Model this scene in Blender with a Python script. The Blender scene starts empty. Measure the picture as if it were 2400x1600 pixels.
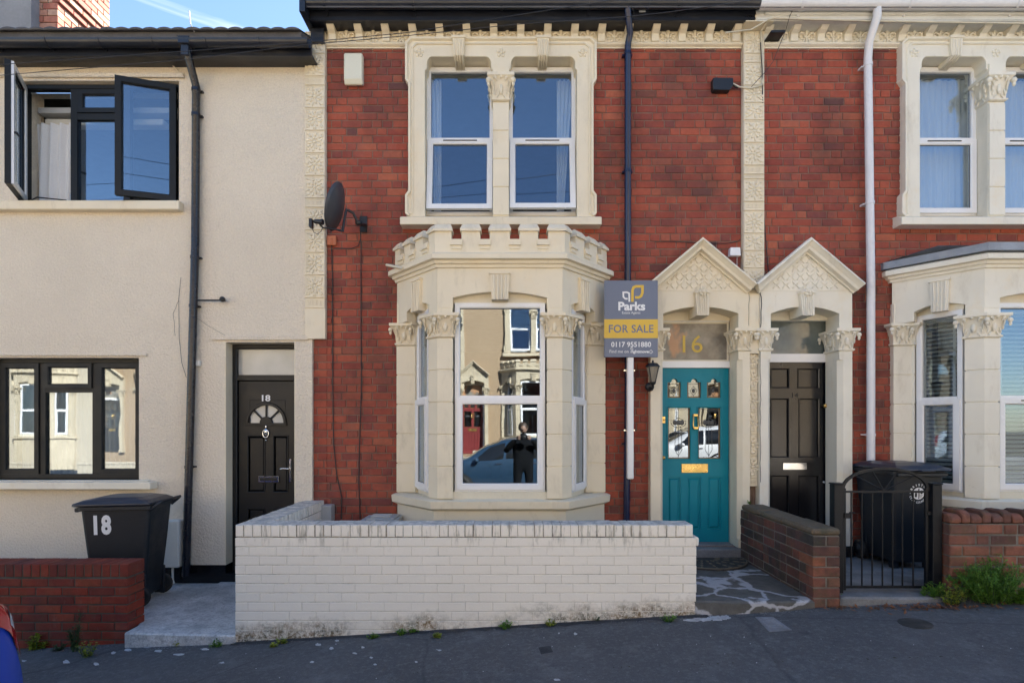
import bpy, bmesh, math, random
from mathutils import Vector, Matrix
R = math.radians
rnd = random.Random(7)
sc = bpy.context.scene
COL = sc.collection

# ---------------------------------------------------------------- camera, sky, sun, exposure
F = 1272.0                      # focal length in photograph pixels (2400 wide)
CY = -6.0; CZ = 1.6             # the camera stands 6 m in front of the facades, 1.6 m up
cam_d = bpy.data.cameras.new('camera'); cam = bpy.data.objects.new('view_camera', cam_d); COL.objects.link(cam)
cam.location = (0, CY, CZ); cam.rotation_euler = (R(90), 0, 0)
cam_d.sensor_width = 36; cam_d.lens = F / 2400 * 36; cam_d.shift_y = 200 / 2400
cam_d.clip_start = 0.05; cam_d.clip_end = 1500
sc.camera = cam
SUN_EL, SUN_AZ = 38, 36         # degrees; azimuth clockwise from +Y (behind the facades, to the right)
world = bpy.data.worlds.new('World'); sc.world = world; world.use_nodes = True
nt = world.node_tree; nt.nodes.clear()
wo = nt.nodes.new('ShaderNodeOutputWorld'); bg = nt.nodes.new('ShaderNodeBackground')
sky = nt.nodes.new('ShaderNodeTexSky'); sky.sky_type = 'NISHITA'; sky.sun_disc = False
sky.sun_elevation = R(SUN_EL); sky.sun_rotation = R(SUN_AZ); sky.air_density = 1.0; sky.dust_density = .3; sky.ozone_density = 3.0
bg.inputs[1].default_value = 0.057
# thin wisps of cloud in the sky itself
tc = nt.nodes.new('ShaderNodeTexCoord'); mp = nt.nodes.new('ShaderNodeMapping'); mp.inputs['Scale'].default_value = (1.3, 1.3, 7)
nz = nt.nodes.new('ShaderNodeTexNoise'); nz.inputs['Scale'].default_value = 2.2; nz.inputs['Detail'].default_value = 7; nz.inputs['Distortion'].default_value = .6
cr = nt.nodes.new('ShaderNodeValToRGB'); cr.color_ramp.elements[0].position = .655; cr.color_ramp.elements[0].color = (0, 0, 0, 1)
cr.color_ramp.elements[1].position = .8; cr.color_ramp.elements[1].color = (.75, .75, .75, 1)
mx = nt.nodes.new('ShaderNodeMixRGB'); mx.inputs[2].default_value = (4.6, 4.9, 5.3, 1)
nt.links.new(tc.outputs['Generated'], mp.inputs[0]); nt.links.new(mp.outputs[0], nz.inputs[0]); nt.links.new(nz.outputs[0], cr.inputs[0])
nt.links.new(cr.outputs[0], mx.inputs[0]); nt.links.new(sky.outputs[0], mx.inputs[1]); nt.links.new(mx.outputs[0], bg.inputs[0]); nt.links.new(bg.outputs[0], wo.inputs[0])
sd = bpy.data.lights.new('sun', 'SUN'); sun = bpy.data.objects.new('sun', sd); COL.objects.link(sun)
sd.energy = 5.0; sd.angle = R(.53); sd.color = (1.0, .915, .79)
dirv = Vector((math.sin(R(SUN_AZ)) * math.cos(R(SUN_EL)), math.cos(R(SUN_AZ)) * math.cos(R(SUN_EL)), math.sin(R(SUN_EL))))
sun.rotation_euler = dirv.to_track_quat('Z', 'Y').to_euler(); sun.location = dirv * 60
sc.view_settings.view_transform = 'Standard'; sc.view_settings.look = 'None'
sc.view_settings.gamma = 1.0; sc.view_settings.exposure = 2.6
try:
    sc.cycles.use_denoising = True; sc.cycles.max_bounces = 8; sc.cycles.diffuse_bounces = 4; sc.cycles.glossy_bounces = 4
    sc.cycles.transparent_max_bounces = 12; sc.cycles.sample_clamp_indirect = 8; sc.cycles.caustics_reflective = False; sc.cycles.caustics_refractive = False
except Exception: pass

def px(x, Y): return (x - 1200) / F * (Y - CY)          # photograph column -> X at depth Y
def pz(y, Y): return CZ + (1000 - y) / F * (Y - CY)     # photograph row -> Z at depth Y
def ground_z(x): return -.03 + .06 * max(-9, min(9, x))

# ---------------------------------------------------------------- mesh collector
class MB:
    def __init__(s): s.v = []; s.f = []; s.m = []; s.sm = []; s.M = None
    def add(s, vs, fs, m=0, smooth=False):
        o = len(s.v)
        if s.M is not None: vs = [s.M @ Vector(p) for p in vs]
        s.v += [tuple(p) for p in vs]
        for f in fs: s.f.append([i + o for i in f]); s.m.append(m); s.sm.append(smooth)
        return s
    def box(s, x0, x1, y0, y1, z0, z1, m=0):
        return s.add([(x0,y0,z0),(x1,y0,z0),(x1,y1,z0),(x0,y1,z0),(x0,y0,z1),(x1,y0,z1),(x1,y1,z1),(x0,y1,z1)],
                     [(0,3,2,1),(4,5,6,7),(0,1,5,4),(1,2,6,5),(2,3,7,6),(3,0,4,7)], m)
    def cbox(s, x0, x1, y0, y1, z0, z1, c=.004, m=0):     # box with its -Y face chamfered
        vs = [(x0,y1,z0),(x1,y1,z0),(x1,y1,z1),(x0,y1,z1),(x0,y0+c,z0),(x1,y0+c,z0),(x1,y0+c,z1),(x0,y0+c,z1),
              (x0+c,y0,z0+c),(x1-c,y0,z0+c),(x1-c,y0,z1-c),(x0+c,y0,z1-c)]
        return s.add(vs, [(3,2,1,0),(0,1,5,4),(1,2,6,5),(2,3,7,6),(3,0,4,7),(4,5,9,8),(5,6,10,9),(6,7,11,10),(7,4,8,11),(8,9,10,11)], m)
    def prism(s, pts, ax, a0, a1, m=0, smooth=False):
        def P(p, a): return (p[0], a, p[1]) if ax == 'y' else ((p[0], p[1], a) if ax == 'z' else (a, p[0], p[1]))
        n = len(pts)
        s.add([P(p, a0) for p in pts] + [P(p, a1) for p in pts],
              [tuple(range(n)), tuple(range(2*n-1, n-1, -1))], m)
        o = len(s.v) - 2*n
        for i in range(n):
            j = (i+1) % n; s.f.append([o+i, o+j, o+n+j, o+n+i]); s.m.append(m); s.sm.append(smooth)
        return s
    def tube(s, path, r, n=8, m=0, cap=True):
        P = [Vector(p) for p in path]; rs = r if isinstance(r, (list, tuple)) else [r]*len(P)
        t = (P[1]-P[0]).normalized(); u = t.cross(Vector((0,0,1)))
        if u.length < .01: u = t.cross(Vector((0,1,0)))
        u.normalize(); vs = []
        for i, p in enumerate(P):
            if 0 < i < len(P)-1: t = (P[i+1]-P[i-1]).normalized()
            elif i: t = (P[i]-P[i-1]).normalized()
            u = (u - t*u.dot(t)).normalized(); w = t.cross(u)
            for k in range(n):
                a = 2*math.pi*k/n; vs.append(p + (u*math.cos(a)+w*math.sin(a))*rs[i])
        fs = [(i*n+k, i*n+(k+1)%n, (i+1)*n+(k+1)%n, (i+1)*n+k) for i in range(len(P)-1) for k in range(n)]
        s.add(vs, fs, m, True)
        if cap: 
            s.add(vs[:n], [tuple(range(n-1,-1,-1))], m); s.add(vs[-n:], [tuple(range(n))], m)
        return s
    def lathe(s, prof, o, ax=(0,0,1), n=16, m=0, smooth=True):
        ax = Vector(ax).normalized(); u = ax.orthogonal().normalized(); w = ax.cross(u); o = Vector(o)
        vs = [o + ax*h + (u*math.cos(2*math.pi*k/n)+w*math.sin(2*math.pi*k/n))*r for r, h in prof for k in range(n)]
        L = len(prof)
        fs = [(i*n+k, i*n+(k+1)%n, (i+1)*n+(k+1)%n, (i+1)*n+k) for i in range(L-1) for k in range(n)]
        s.add(vs, fs, m, smooth)
        s.add(vs[:n], [tuple(range(n-1,-1,-1))], m); s.add(vs[-n:], [tuple(range(n))], m)
        return s
    def ell(s, c, rx, ry, rz, X=(1,0,0), Y=(0,1,0), Z=(0,0,1), nu=8, nv=5, m=0):
        c = Vector(c); X, Y, Z = Vector(X), Vector(Y), Vector(Z); vs = []; fs = []
        for j in range(nv+1):
            t = math.pi*j/nv
            for i in range(nu):
                a = 2*math.pi*i/nu
                vs.append(c + X*rx*math.sin(t)*math.cos(a) + Y*ry*math.sin(t)*math.sin(a) + Z*rz*math.cos(t))
        for j in range(nv):
            for i in range(nu): fs.append((j*nu+i, (j+1)*nu+i, (j+1)*nu+(i+1)%nu, j*nu+(i+1)%nu))
        return s.add(vs, fs, m, True)
    def sweep(s, prof, path, N, closed=False, m=0, smooth=False):
        # prof: (sideways, along N); path lies in the plane of normal N; sideways = N x tangent
        N = Vector(N).normalized(); P = [Vector(p) for p in path]; n = len(P); k = len(prof); vs = []
        for i in range(n):
            a = P[i]-P[i-1] if (i or closed) else P[1]-P[0]
            b = P[(i+1)%n]-P[i] if (i < n-1 or closed) else P[i]-P[i-1]
            sa = N.cross(a.normalized()); sb = N.cross(b.normalized())
            mt = (sa+sb)/(1+sa.dot(sb)) if (1+sa.dot(sb)) > .05 else sa
            for (q, h) in prof: vs.append(P[i] + mt*q + N*h)
        segs = n if closed else n-1
        fs = [(i*k+j, i*k+(j+1)%k, ((i+1)%n)*k+(j+1)%k, ((i+1)%n)*k+j) for i in range(segs) for j in range(k)]
        s.add(vs, fs, m, smooth)
        if not closed:
            o = len(s.v) - len(vs)
            s.f += [[o+j for j in range(k)], [o+(n-1)*k+j for j in range(k-1, -1, -1)]]; s.m += [m, m]; s.sm += [False, False]
        return s
    def holed(s, x0, x1, z0, z1, y0, y1, holes, m=0):
        xs = sorted(set([x0, x1] + [min(max(h[i], x0), x1) for h in holes for i in (0, 1)]))
        zs = sorted(set([z0, z1] + [min(max(h[i], z0), z1) for h in holes for i in (2, 3)]))
        def solid(i, j):
            if i < 0 or j < 0 or i >= len(xs)-1 or j >= len(zs)-1: return False
            cx, cz = (xs[i]+xs[i+1])/2, (zs[j]+zs[j+1])/2
            return not any(h[0] < cx < h[1] and h[2] < cz < h[3] for h in holes)
        for i in range(len(xs)-1):
            for j in range(len(zs)-1):
                if not solid(i, j): continue
                a, b, c, d = xs[i], xs[i+1], zs[j], zs[j+1]
                fs = [(0,1,5,4),(2,3,7,6)]
                if not solid(i-1, j): fs.append((3,0,4,7))
                if not solid(i+1, j): fs.append((1,2,6,5))
                if not solid(i, j-1): fs.append((0,3,2,1))
                if not solid(i, j+1): fs.append((4,5,6,7))
                s.add([(a,y0,c),(b,y0,c),(b,y1,c),(a,y1,c),(a,y0,d),(b,y0,d),(b,y1,d),(a,y1,d)], fs, m)
        return s

# ---------------------------------------------------------------- objects
WO = {}
def thing(name, label, cat, loc, group=None):
    o = bpy.data.objects.new(name, None); COL.objects.link(o); o.location = loc; o.empty_display_size = .1
    o['label'] = label; o['category'] = cat
    if group: o['group'] = group
    WO[o] = Vector(loc); return o
def mesh_of(mb, name, mats, bevel=0, org=Vector((0,0,0))):
    me = bpy.data.meshes.new(name)
    me.from_pydata([tuple(Vector(v)-org) for v in mb.v], [], mb.f)
    for mt in (mats if isinstance(mats, (list, tuple)) else [mats]): me.materials.append(mt)
    me.polygons.foreach_set('material_index', mb.m); me.polygons.foreach_set('use_smooth', mb.sm)
    bm = bmesh.new(); bm.from_mesh(me)
    bmesh.ops.remove_doubles(bm, verts=bm.verts, dist=1e-5) if bevel else None
    bmesh.ops.recalc_face_normals(bm, faces=bm.faces)
    if bevel:
        es = [e for e in bm.edges if len(e.link_faces) == 2 and e.calc_face_angle(0) > R(35) and e.calc_length() > bevel*1.5]
        bmesh.ops.bevel(bm, geom=es, offset=bevel, segments=1, affect='EDGES', clamp_overlap=True)
    bm.to_mesh(me); bm.free(); me.update(); return me
def part(mb, name, mats, parent=None, label=None, kind=None, bevel=0):
    xs, ys, zs = zip(*mb.v); c = Vector(((min(xs)+max(xs))/2, (min(ys)+max(ys))/2, min(zs)))
    me = mesh_of(mb, name, mats, bevel, c); o = bpy.data.objects.new(name, me); COL.objects.link(o)
    WO[o] = c
    if parent is not None: o.parent = parent; o.location = c - WO[parent]
    else: o.location = c
    if label: o['label'] = label
    if kind: o['kind'] = kind
    return o
def solo(mb, name, mats, label, cat, group=None, kind=None, bevel=0):
    o = part(mb, name, mats, None, label, kind, bevel); o['category'] = cat
    if group: o['group'] = group
    return o
def inst(me, name, parent, loc, rot=None, scale=None):
    o = bpy.data.objects.new(name, me); COL.objects.link(o); o.parent = parent
    WO[o] = Vector(loc); o.location = WO[o] - (WO[parent] if parent else Vector((0,0,0)))
    if rot: o.rotation_euler = rot
    if scale: o.scale = scale
    return o

# ---------------------------------------------------------------- materials
def newmat(name):
    m = bpy.data.materials.new(name); m.use_nodes = True; t = m.node_tree; t.nodes.clear()
    out = t.nodes.new('ShaderNodeOutputMaterial'); b = t.nodes.new('ShaderNodeBsdfPrincipled'); t.links.new(b.outputs[0], out.inputs[0])
    return m, t, b
def N(t, kind, **kw):
    n = t.nodes.new('ShaderNode' + kind)
    for k, v in kw.items():
        if k.startswith('i_'): n.inputs[k[2:].replace('_', ' ')].default_value = v
        else: setattr(n, k, v)
    return n
def noise(t, scale, detail=4, vec=None, rough=.55, dist=0):
    n = N(t, 'TexNoise', i_Scale=scale, i_Detail=detail, i_Roughness=rough, i_Distortion=dist); t.links.new(vec or pos(t), n.inputs['Vector']); return n.outputs[0]
def pos(t, scale=None):
    g = t.nodes.get('geo') or N(t, 'NewGeometry'); g.name = 'geo'
    if scale is None: return g.outputs['Position']
    mp = N(t, 'Mapping'); mp.inputs['Scale'].default_value = scale; t.links.new(g.outputs['Position'], mp.inputs[0]); return mp.outputs[0]
def rng(t, val, a, b, c=0, d=1):
    n = N(t, 'MapRange'); t.links.new(val, n.inputs[0])
    for i, x in enumerate((a, b, c, d)): n.inputs[i+1].default_value = x
    return n.outputs[0]
def mix(t, fac, a, b, mode='MIX'):
    n = N(t, 'MixRGB', blend_type=mode)
    for i, x in ((0, fac), (1, a), (2, b)):
        if hasattr(x, 'is_linked'): t.links.new(x, n.inputs[i])
        else: n.inputs[i].default_value = x if i == 0 or not isinstance(x, tuple) else (*x[:3], 1)
    return n.outputs[0]
def math2(t, op, a, b=None):
    n = N(t, 'Math', operation=op)
    for i, x in enumerate((a, b)):
        if x is None: continue
        if hasattr(x, 'is_linked'): t.links.new(x, n.inputs[i])
        else: n.inputs[i].default_value = x
    return n.outputs[0]
def bump(t, b, h, strength, dist=.01):
    n = N(t, 'Bump'); n.inputs['Strength'].default_value = strength; n.inputs['Distance'].default_value = dist
    t.links.new(h, n.inputs['Height']); t.links.new(n.outputs[0], b.inputs['Normal'])
def surf(name, col, rough=.6, var=.1, vs=2.5, grain=.05, gs=60, bs=60, bstr=.0, bdist=.004, dirt=None, dscale=1.5, dlo=.55, dhi=.75, damt=.6, metal=0, coat=0, spec=.5, dstretch=None, dirt2=None):
    m, t, b = newmat(name)
    c = mix(t, rng(t, noise(t, vs, 5), .3, .7), tuple(x*(1-var) for x in col), tuple(min(1, x*(1+var)) for x in col))
    if grain: c = mix(t, rng(t, noise(t, gs, 3), .3, .7, 0, 1), mix(t, 1, c, (1-grain,)*3, 'MULTIPLY'), c)
    if dirt:
        f = rng(t, noise(t, dscale, 8, pos(t, dstretch) if dstretch else None, .65), dlo, dhi, 0, damt); c = mix(t, f, c, dirt)
    if dirt2:                                    # (colour, scale, lo, hi, amt, stretch)
        f = rng(t, noise(t, dirt2[1], 6, pos(t, dirt2[5]), .6), dirt2[2], dirt2[3], 0, dirt2[4]); c = mix(t, f, c, dirt2[0])
    t.links.new(c, b.inputs['Base Color']); b.inputs['Metallic'].default_value = metal
    t.links.new(rng(t, noise(t, 9, 4), .3, .7, rough*.85, min(1, rough*1.12)), b.inputs['Roughness'])
    b.inputs['Coat Weight'].default_value = coat; b.inputs['Coat Roughness'].default_value = .08; b.inputs['Specular IOR Level'].default_value = spec
    if bstr: bump(t, b, noise(t, bs, 5, None, .6), bstr, bdist)
    return m
CREAM = (.77, .685, .52); CREAM_W = (.775, .73, .615)
def stucco(name, col):
    m, t, b = newmat(name)
    c = mix(t, rng(t, noise(t, 1.8, 6), .3, .7), tuple(x*.93 for x in col), tuple(x*1.04 for x in col))
    c = mix(t, rng(t, noise(t, 7, 8, pos(t, (1, 1, .35)), .7), .55, .80, 0, .5), c, (.42, .36, .26))      # run-off grime
    c = mix(t, rng(t, noise(t, 28, 4, None, .7), .70, .76, 0, .55), c, (.30, .19, .10))                    # rusty specks
    c = mix(t, rng(t, noise(t, 3.3, 8, None, .7), .56, .76, 0, .5), c, (.74, .59, .36)); c = mix(t, rng(t, noise(t, 5.1, 9, None, .8), .63, .70, 0, .35), c, (.50, .42, .30))                   # yellowed paint
    t.links.new(c, b.inputs['Base Color']); b.inputs['Roughness'].default_value = .55
    bump(t, b, mix(t, .5, noise(t, 90, 4), noise(t, 14, 4)), .35, .004); return m
def brickmat(name, ramp, soot=.5, splash=.5, mossy=0, gradn=1.2, bstr=.7):
    m, t, b = newmat(name)
    oi = N(t, 'ObjectInfo'); g = t.nodes.get('geo') or N(t, 'NewGeometry'); g.name = 'geo'
    r = math2(t, 'FRACT', math2(t, 'ADD', math2(t, 'MULTIPLY', oi.outputs['Random'], 7.31), g.outputs['Random Per Island']))
    cr = N(t, 'ValToRGB'); e = cr.color_ramp.elements
    while len(e) < len(ramp): e.new(.5)
    for i, (p, c) in enumerate(ramp): e[i].position = p; e[i].color = (*c, 1)
    t.links.new(r, cr.inputs[0]); c = cr.outputs[0]
    c = mix(t, rng(t, noise(t, 22, 6), .35, .7, 0, .45), c, mix(t, 1, c, (.55, .5, .5), 'MULTIPLY'))
    c = mix(t, rng(t, noise(t, 7, 4), .5, .75, 0, .35), c, mix(t, .5, c, (.55, .18, .09)))
    c = mix(t, rng(t, noise(t, gradn, 5, None, .6), .46, .70, 0, soot), c, (.045, .028, .027))
    c = mix(t, rng(t, noise(t, 2.7, 7, None, .7), .50, .72, 0, soot*.7), c, (.12, .060, .066))
    c = mix(t, rng(t, noise(t, 11, 6, pos(t, (1, 1, .3)), .7), .58, .78, 0, .3), c, (.32, .22, .19))
    c = mix(t, rng(t, noise(t, 260, 2), .62, .75, 0, .35), c, (.03, .015, .012))
    if splash: c = mix(t, rng(t, noise(t, 19, 3, pos(t, (1, 1, .45)), .6), .735, .78, 0, splash), c, (.55, .47, .42))
    if mossy: c = mix(t, rng(t, noise(t, 9, 7, None, .7), .5, .7, 0, mossy), c, (.075, .075, .03))
    t.links.new(c, b.inputs['Base Color']); b.inputs['Roughness'].default_value = .82; b.inputs['Specular IOR Level'].default_value = .3
    bump(t, b, mix(t, .6, noise(t, 160, 4), noise(t, 28, 5)), bstr, .005); return m
M = {}
M['cream'] = stucco('cream_paint', CREAM); M['white_paint'] = stucco('pale_masonry_paint', CREAM_W)
M['render'] = surf('rough_render', (.84, .745, .605), .85, .05, .9, .12, 55, 48, 1.0, .022, (.55, .47, .36), .9, .55, .8, .35, dirt2=((.36, .29, .2), 12, .68, .78, .3, (1, 1, .5)))
M['red_brick'] = brickmat('red_brick', [(0, (.27, .060, .042)), (.3, (.35, .078, .048)), (.6, (.41, .098, .056)), (.78, (.22, .060, .050)), (.93, (.44, .125, .068)), (1, (.12, .050, .048))], .68, .45)
M['garden_brick'] = brickmat('garden_brick', [(0, (.23, .033, .017)), (.5, (.32, .048, .022)), (.85, (.17, .026, .018)), (1, (.40, .075, .03))], .65, .15, .25)
M['dark_brick'] = brickmat('sooty_brick', [(0, (.055, .042, .038)), (.4, (.095, .062, .05)), (.7, (.19, .07, .05)), (.85, (.05, .045, .042)), (1, (.15, .09, .06))], .75, .6, .5, 3.5, bstr=1.0)
M['old_brick'] = brickmat('old_orange_brick', [(0, (.26, .10, .065)), (.4, (.32, .125, .075)), (.7, (.19, .08, .055)), (.85, (.12, .06, .048)), (1, (.37, .18, .12))], .65, .5, .5, 4, bstr=1.0)
M['mixed_brick'] = brickmat('mixed_brick', [(0, (.13, .065, .05)), (.35, (.22, .085, .055)), (.6, (.30, .11, .06)), (.85, (.10, .06, .052)), (1, (.34, .15, .085))], .7, .5, .45, 4, bstr=1.0)
M['chim_brick'] = brickmat('chimney_brick', [(0, (.34, .12, .09)), (.5, (.42, .17, .12)), (1, (.52, .36, .27))], .2, .6)
M['mortar'] = surf('mortar', (.25, .17, .13), .95, .25, 6, .2, 90, 70, .5, .006, (.06, .045, .035), 1.2, .45, .7, .7)
M['mortar_light'] = surf('pale_mortar', (.20, .18, .15), .95, .2, 6, .2, 90, 70, .5, .006, (.07, .06, .05), 2, .45, .7, .8)
M['mortar_dark'] = surf('mossy_mortar', (.10, .09, .07), .95, .3, 6, .2, 90, 70, .5, .006, (.05, .06, .025), 2, .45, .7, .8)
def wallpaint():
    m, t, b = newmat('painted_brick')
    c = mix(t, rng(t, noise(t, 1.6, 6), .3, .7), (.83, .77, .67), (.87, .81, .71))
    oi = N(t, 'ObjectInfo'); c = mix(t, rng(t, oi.outputs['Random'], 0, 1, 0, .05), c, (.55, .49, .40))
    sp = N(t, 'SeparateXYZ'); t.links.new(pos(t), sp.inputs[0])
    # algae and rust stains creeping up from the sloping pavement, drips under the coping
    hz = math2(t, 'SUBTRACT', sp.outputs[2], math2(t, 'MULTIPLY', sp.outputs[0], .06))
    low = rng(t, math2(t, 'ADD', hz, math2(t, 'MULTIPLY', noise(t, 5, 6, None, .7), -.32)), -.15, -.03, 1, 0)
    lo2 = math2(t, 'MULTIPLY', rng(t, noise(t, 38, 7, None, .8), .40, .56, .15, 1), rng(t, noise(t, 1.7, 5), .40, .56, .15, 1))
    c = mix(t, math2(t, 'MULTIPLY', low, lo2), c, mix(t, rng(t, noise(t, 12, 5), .4, .6), (.20, .13, .06), (.075, .07, .04)))
    top = rng(t, sp.outputs[2], .56, .72, 0, 1)
    c = mix(t, math2(t, 'MULTIPLY', top, rng(t, noise(t, 16, 6, pos(t, (1.4, 1.4, .25)), .7), .52, .68, 0, .75)), c, (.17, .15, .10))
    tp = rng(t, sp.outputs[2], .785, .795, 0, 1)
    c = mix(t, math2(t, 'MULTIPLY', tp, rng(t, noise(t, 10, 7, None, .7), .38, .6, .1, .8)), c, (.24, .26, .27))
    t.links.new(c, b.inputs['Base Color']); b.inputs['Roughness'].default_value = .62
    bump(t, b, mix(t, .6, noise(t, 60, 4), noise(t, 12, 4)), .6, .006); return m
M['wall_paint'] = wallpaint()
M['joint_paint'] = surf('painted_joint', (.72, .665, .57), .8, .15, 5, .15, 60, 60, .4, .004, (.20, .18, .12), 5, .52, .68, .7)
M['upvc'] = surf('white_upvc', (.80, .80, .80), .25, .02, 2, .02, 30, dirt=(.5, .48, .42), dscale=3, dlo=.6, dhi=.8, damt=.25)
M['upvc_dark'] = surf('dark_grey_upvc', (.010, .011, .012), .5, .1, 3, .05, 40, 300, .15, .001, spec=.3)
M['door_black'] = surf('black_door', (.010, .010, .011), .45, .1, 3, .05, 40, 200, .2, .001, spec=.35)
M['old_black'] = surf('old_black_gloss', (.007, .007, .009), .22, .3, 4, .05, 40, 40, .06, .002, (.05, .045, .04), 6, .58, .75, .4)
M['teal'] = surf('teal_door', (.002, .215, .285), .42, .08, 2, .04, 50, 90, .1, .002, spec=.25)
M['gutter'] = surf('dark_gutter', (.016, .019, .028), .35, .3, 3, .15, 30, 40, .1, .002, (.12, .105, .08), 5, .55, .8, .4, dstretch=(.4, 1, 2))
M['pipe_blue'] = surf('blue_black_pipe', (.007, .014, .050), .25, .2, 3, .05, 30, 25, .1, .002)
M['pipe_white'] = surf('white_pipe', (.72, .72, .74), .35, .05, 3, .05, 30, dirt=(.3, .28, .25), dscale=3, dlo=.55, dhi=.8, damt=.5)
M['fascia_white'] = surf('white_fascia', (.70, .70, .66), .5, .05, 3, .06, 30, 30, .2, .003, (.25, .23, .2), 3, .5, .8, .55, dstretch=(.5, 1, 2))
M['black'] = surf('black_plastic', (.012, .012, .014), .4, .2, 3, .1, 40, 60, .1, .002)
M['black_iron'] = surf('black_iron', (.006, .007, .010), .42, .2, 5, .1, 40, 60, .3, .002, (.07, .05, .035), 22, .70, .8, .4, spec=.3)
M['bin'] = surf('bin_plastic', (.009, .012, .017), .5, .15, 3, .1, 60, 220, .2, .001, (.10, .10, .10), 7, .6, .85, .35)
M['lid'] = surf('bin_lid_plastic', (.022, .028, .045), .38, .15, 3, .1, 60, 220, .2, .001, (.12, .12, .13), 9, .55, .85, .4)
M['rubber'] = surf('rubber', (.018, .018, .018), .8, .2)
M['white'] = surf('white_vinyl', (.82, .82, .82), .5, .03)
M['chrome'] = surf('chrome', (.75, .75, .76), .12, .02, metal=1)
M['brass'] = surf('brass', (.72, .47, .15), .28, .08, 5, metal=.85)
M['gold'] = surf('gold_paint', (.62, .43, .05), .4, .08, 20)
M['sign_grey'] = surf('sign_grey', (.15, .175, .24), .45, .03, 1.5, .03); M['sign_yellow'] = surf('sign_yellow', (.72, .46, .055), .45, .03, 1.5, .03)
M['concrete'] = surf('concrete', (.22, .22, .22), .9, .25, 3, .25, 80, 50, .7, .008, (.07, .065, .055), 2.2, .48, .7, .8)
M['lead'] = surf('lead', (.24, .27, .32), .5, .25, 4, .1, 50, 12, .3, .01, (.34, .35, .36), 6, .5, .75, .5)
M['tile'] = surf('roof_tile', (.09, .085, .085), .75, .2, 4, .2, 60, 40, .4, .006)
M['net'] = surf('net_curtain', (.80, .80, .80), .9, .05)
M['drape'] = surf('cream_drape', (.72, .67, .56), .9, .05)
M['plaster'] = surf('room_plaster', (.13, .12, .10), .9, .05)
M['timber'] = surf('cream_timber', (.70, .64, .50), .5, .05, 3, .05, 40, 30, .2, .003, (.32, .22, .12), 7, .62, .8, .5)
M['box_grey'] = surf('grey_box', (.42, .42, .41), .55, .05); M['box_white'] = surf('off_white_plastic', (.68, .68, .64), .5, .04)
M['alarm'] = surf('alarm_cream', (.72, .70, .56), .45, .03); M['orange'] = surf('orange_clay', (.52, .16, .07), .6, .1)
M['dish'] = surf('dark_dish', (.05, .052, .06), .45, .08); M['slat'] = surf('blind_slat', (.52, .50, .40), .6, .04)
M['glass_smoke'] = surf('smoked_lamp_glass', (.25, .22, .17), .08, .1)
M['opal'] = surf('grey_obscure_glass', (.46, .47, .46), .18, .22, 2.2, 0, coat=.4)
M['leadline'] = surf('leadline', (.05, .055, .06), .4); M['amber'] = surf('amber_glass', (.45, .24, .08), .15); M['green_glass'] = surf('green_glass', (.03, .12, .09), .12)
M['buff'] = surf('buff_render', (.36, .255, .155), .85, .06, .8, .05, 80, 70, .4, .008); M['house_cream'] = surf('cream_render', (.50, .43, .32), .85, .05)
M['red_door'] = surf('red_door', (.20, .035, .035), .35)
def glassmat(name, base=.10, tint=(.80, .84, .84), wob=.0, rough=0.0):
    m, t, b = newmat(name); t.nodes.remove(b); out = [n for n in t.nodes if n.type == 'OUTPUT_MATERIAL'][0]
    tr = N(t, 'BsdfTransparent'); tr.inputs[0].default_value = (*tint, 1); gl = N(t, 'BsdfGlossy'); gl.inputs['Roughness'].default_value = rough; gl.inputs[0].default_value = (.78, .88, 1, 1)
    lw = N(t, 'LayerWeight'); lw.inputs[0].default_value = .5
    f = math2(t, 'ADD', math2(t, 'MULTIPLY', math2(t, 'POWER', lw.outputs['Facing'], 4.0), .8), base)
    ms = N(t, 'MixShader'); t.links.new(f, ms.inputs[0]); t.links.new(tr.outputs[0], ms.inputs[1]); t.links.new(gl.outputs[0], ms.inputs[2]); t.links.new(ms.outputs[0], out.inputs[0])
    if wob:
        bn = N(t, 'Bump'); bn.inputs['Strength'].default_value = wob; bn.inputs['Distance'].default_value = .02
        t.links.new(noise(t, 2.2, 1), bn.inputs['Height']); t.links.new(bn.outputs[0], gl.inputs['Normal'])
    return m
M['glass'] = glassmat('window_glass', .155, (.86, .90, .92), wob=.03, rough=.012); M['glass_open'] = glassmat('clear_glass', .09)
M['glass_lead'] = glassmat('leaded_glass', .16, (.35, .35, .32), wob=.05)
def fanlight():
    m, t, b = newmat('frosted_fanlight')
    c = mix(t, rng(t, noise(t, 7, 6, None, .6), .4, .65), (.17, .15, .12), (.27, .25, .21))
    c = mix(t, rng(t, noise(t, 3.1, 4, pos(t, (1, 1, .6)), .5), .5, .56, 0, .85), c, (.50, .26, .13))
    t.links.new(c, b.inputs['Base Color']); b.inputs['Roughness'].default_value = .22; bump(t, b, noise(t, 60, 3), .15, .003); return m
M['fanlight'] = fanlight()
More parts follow.
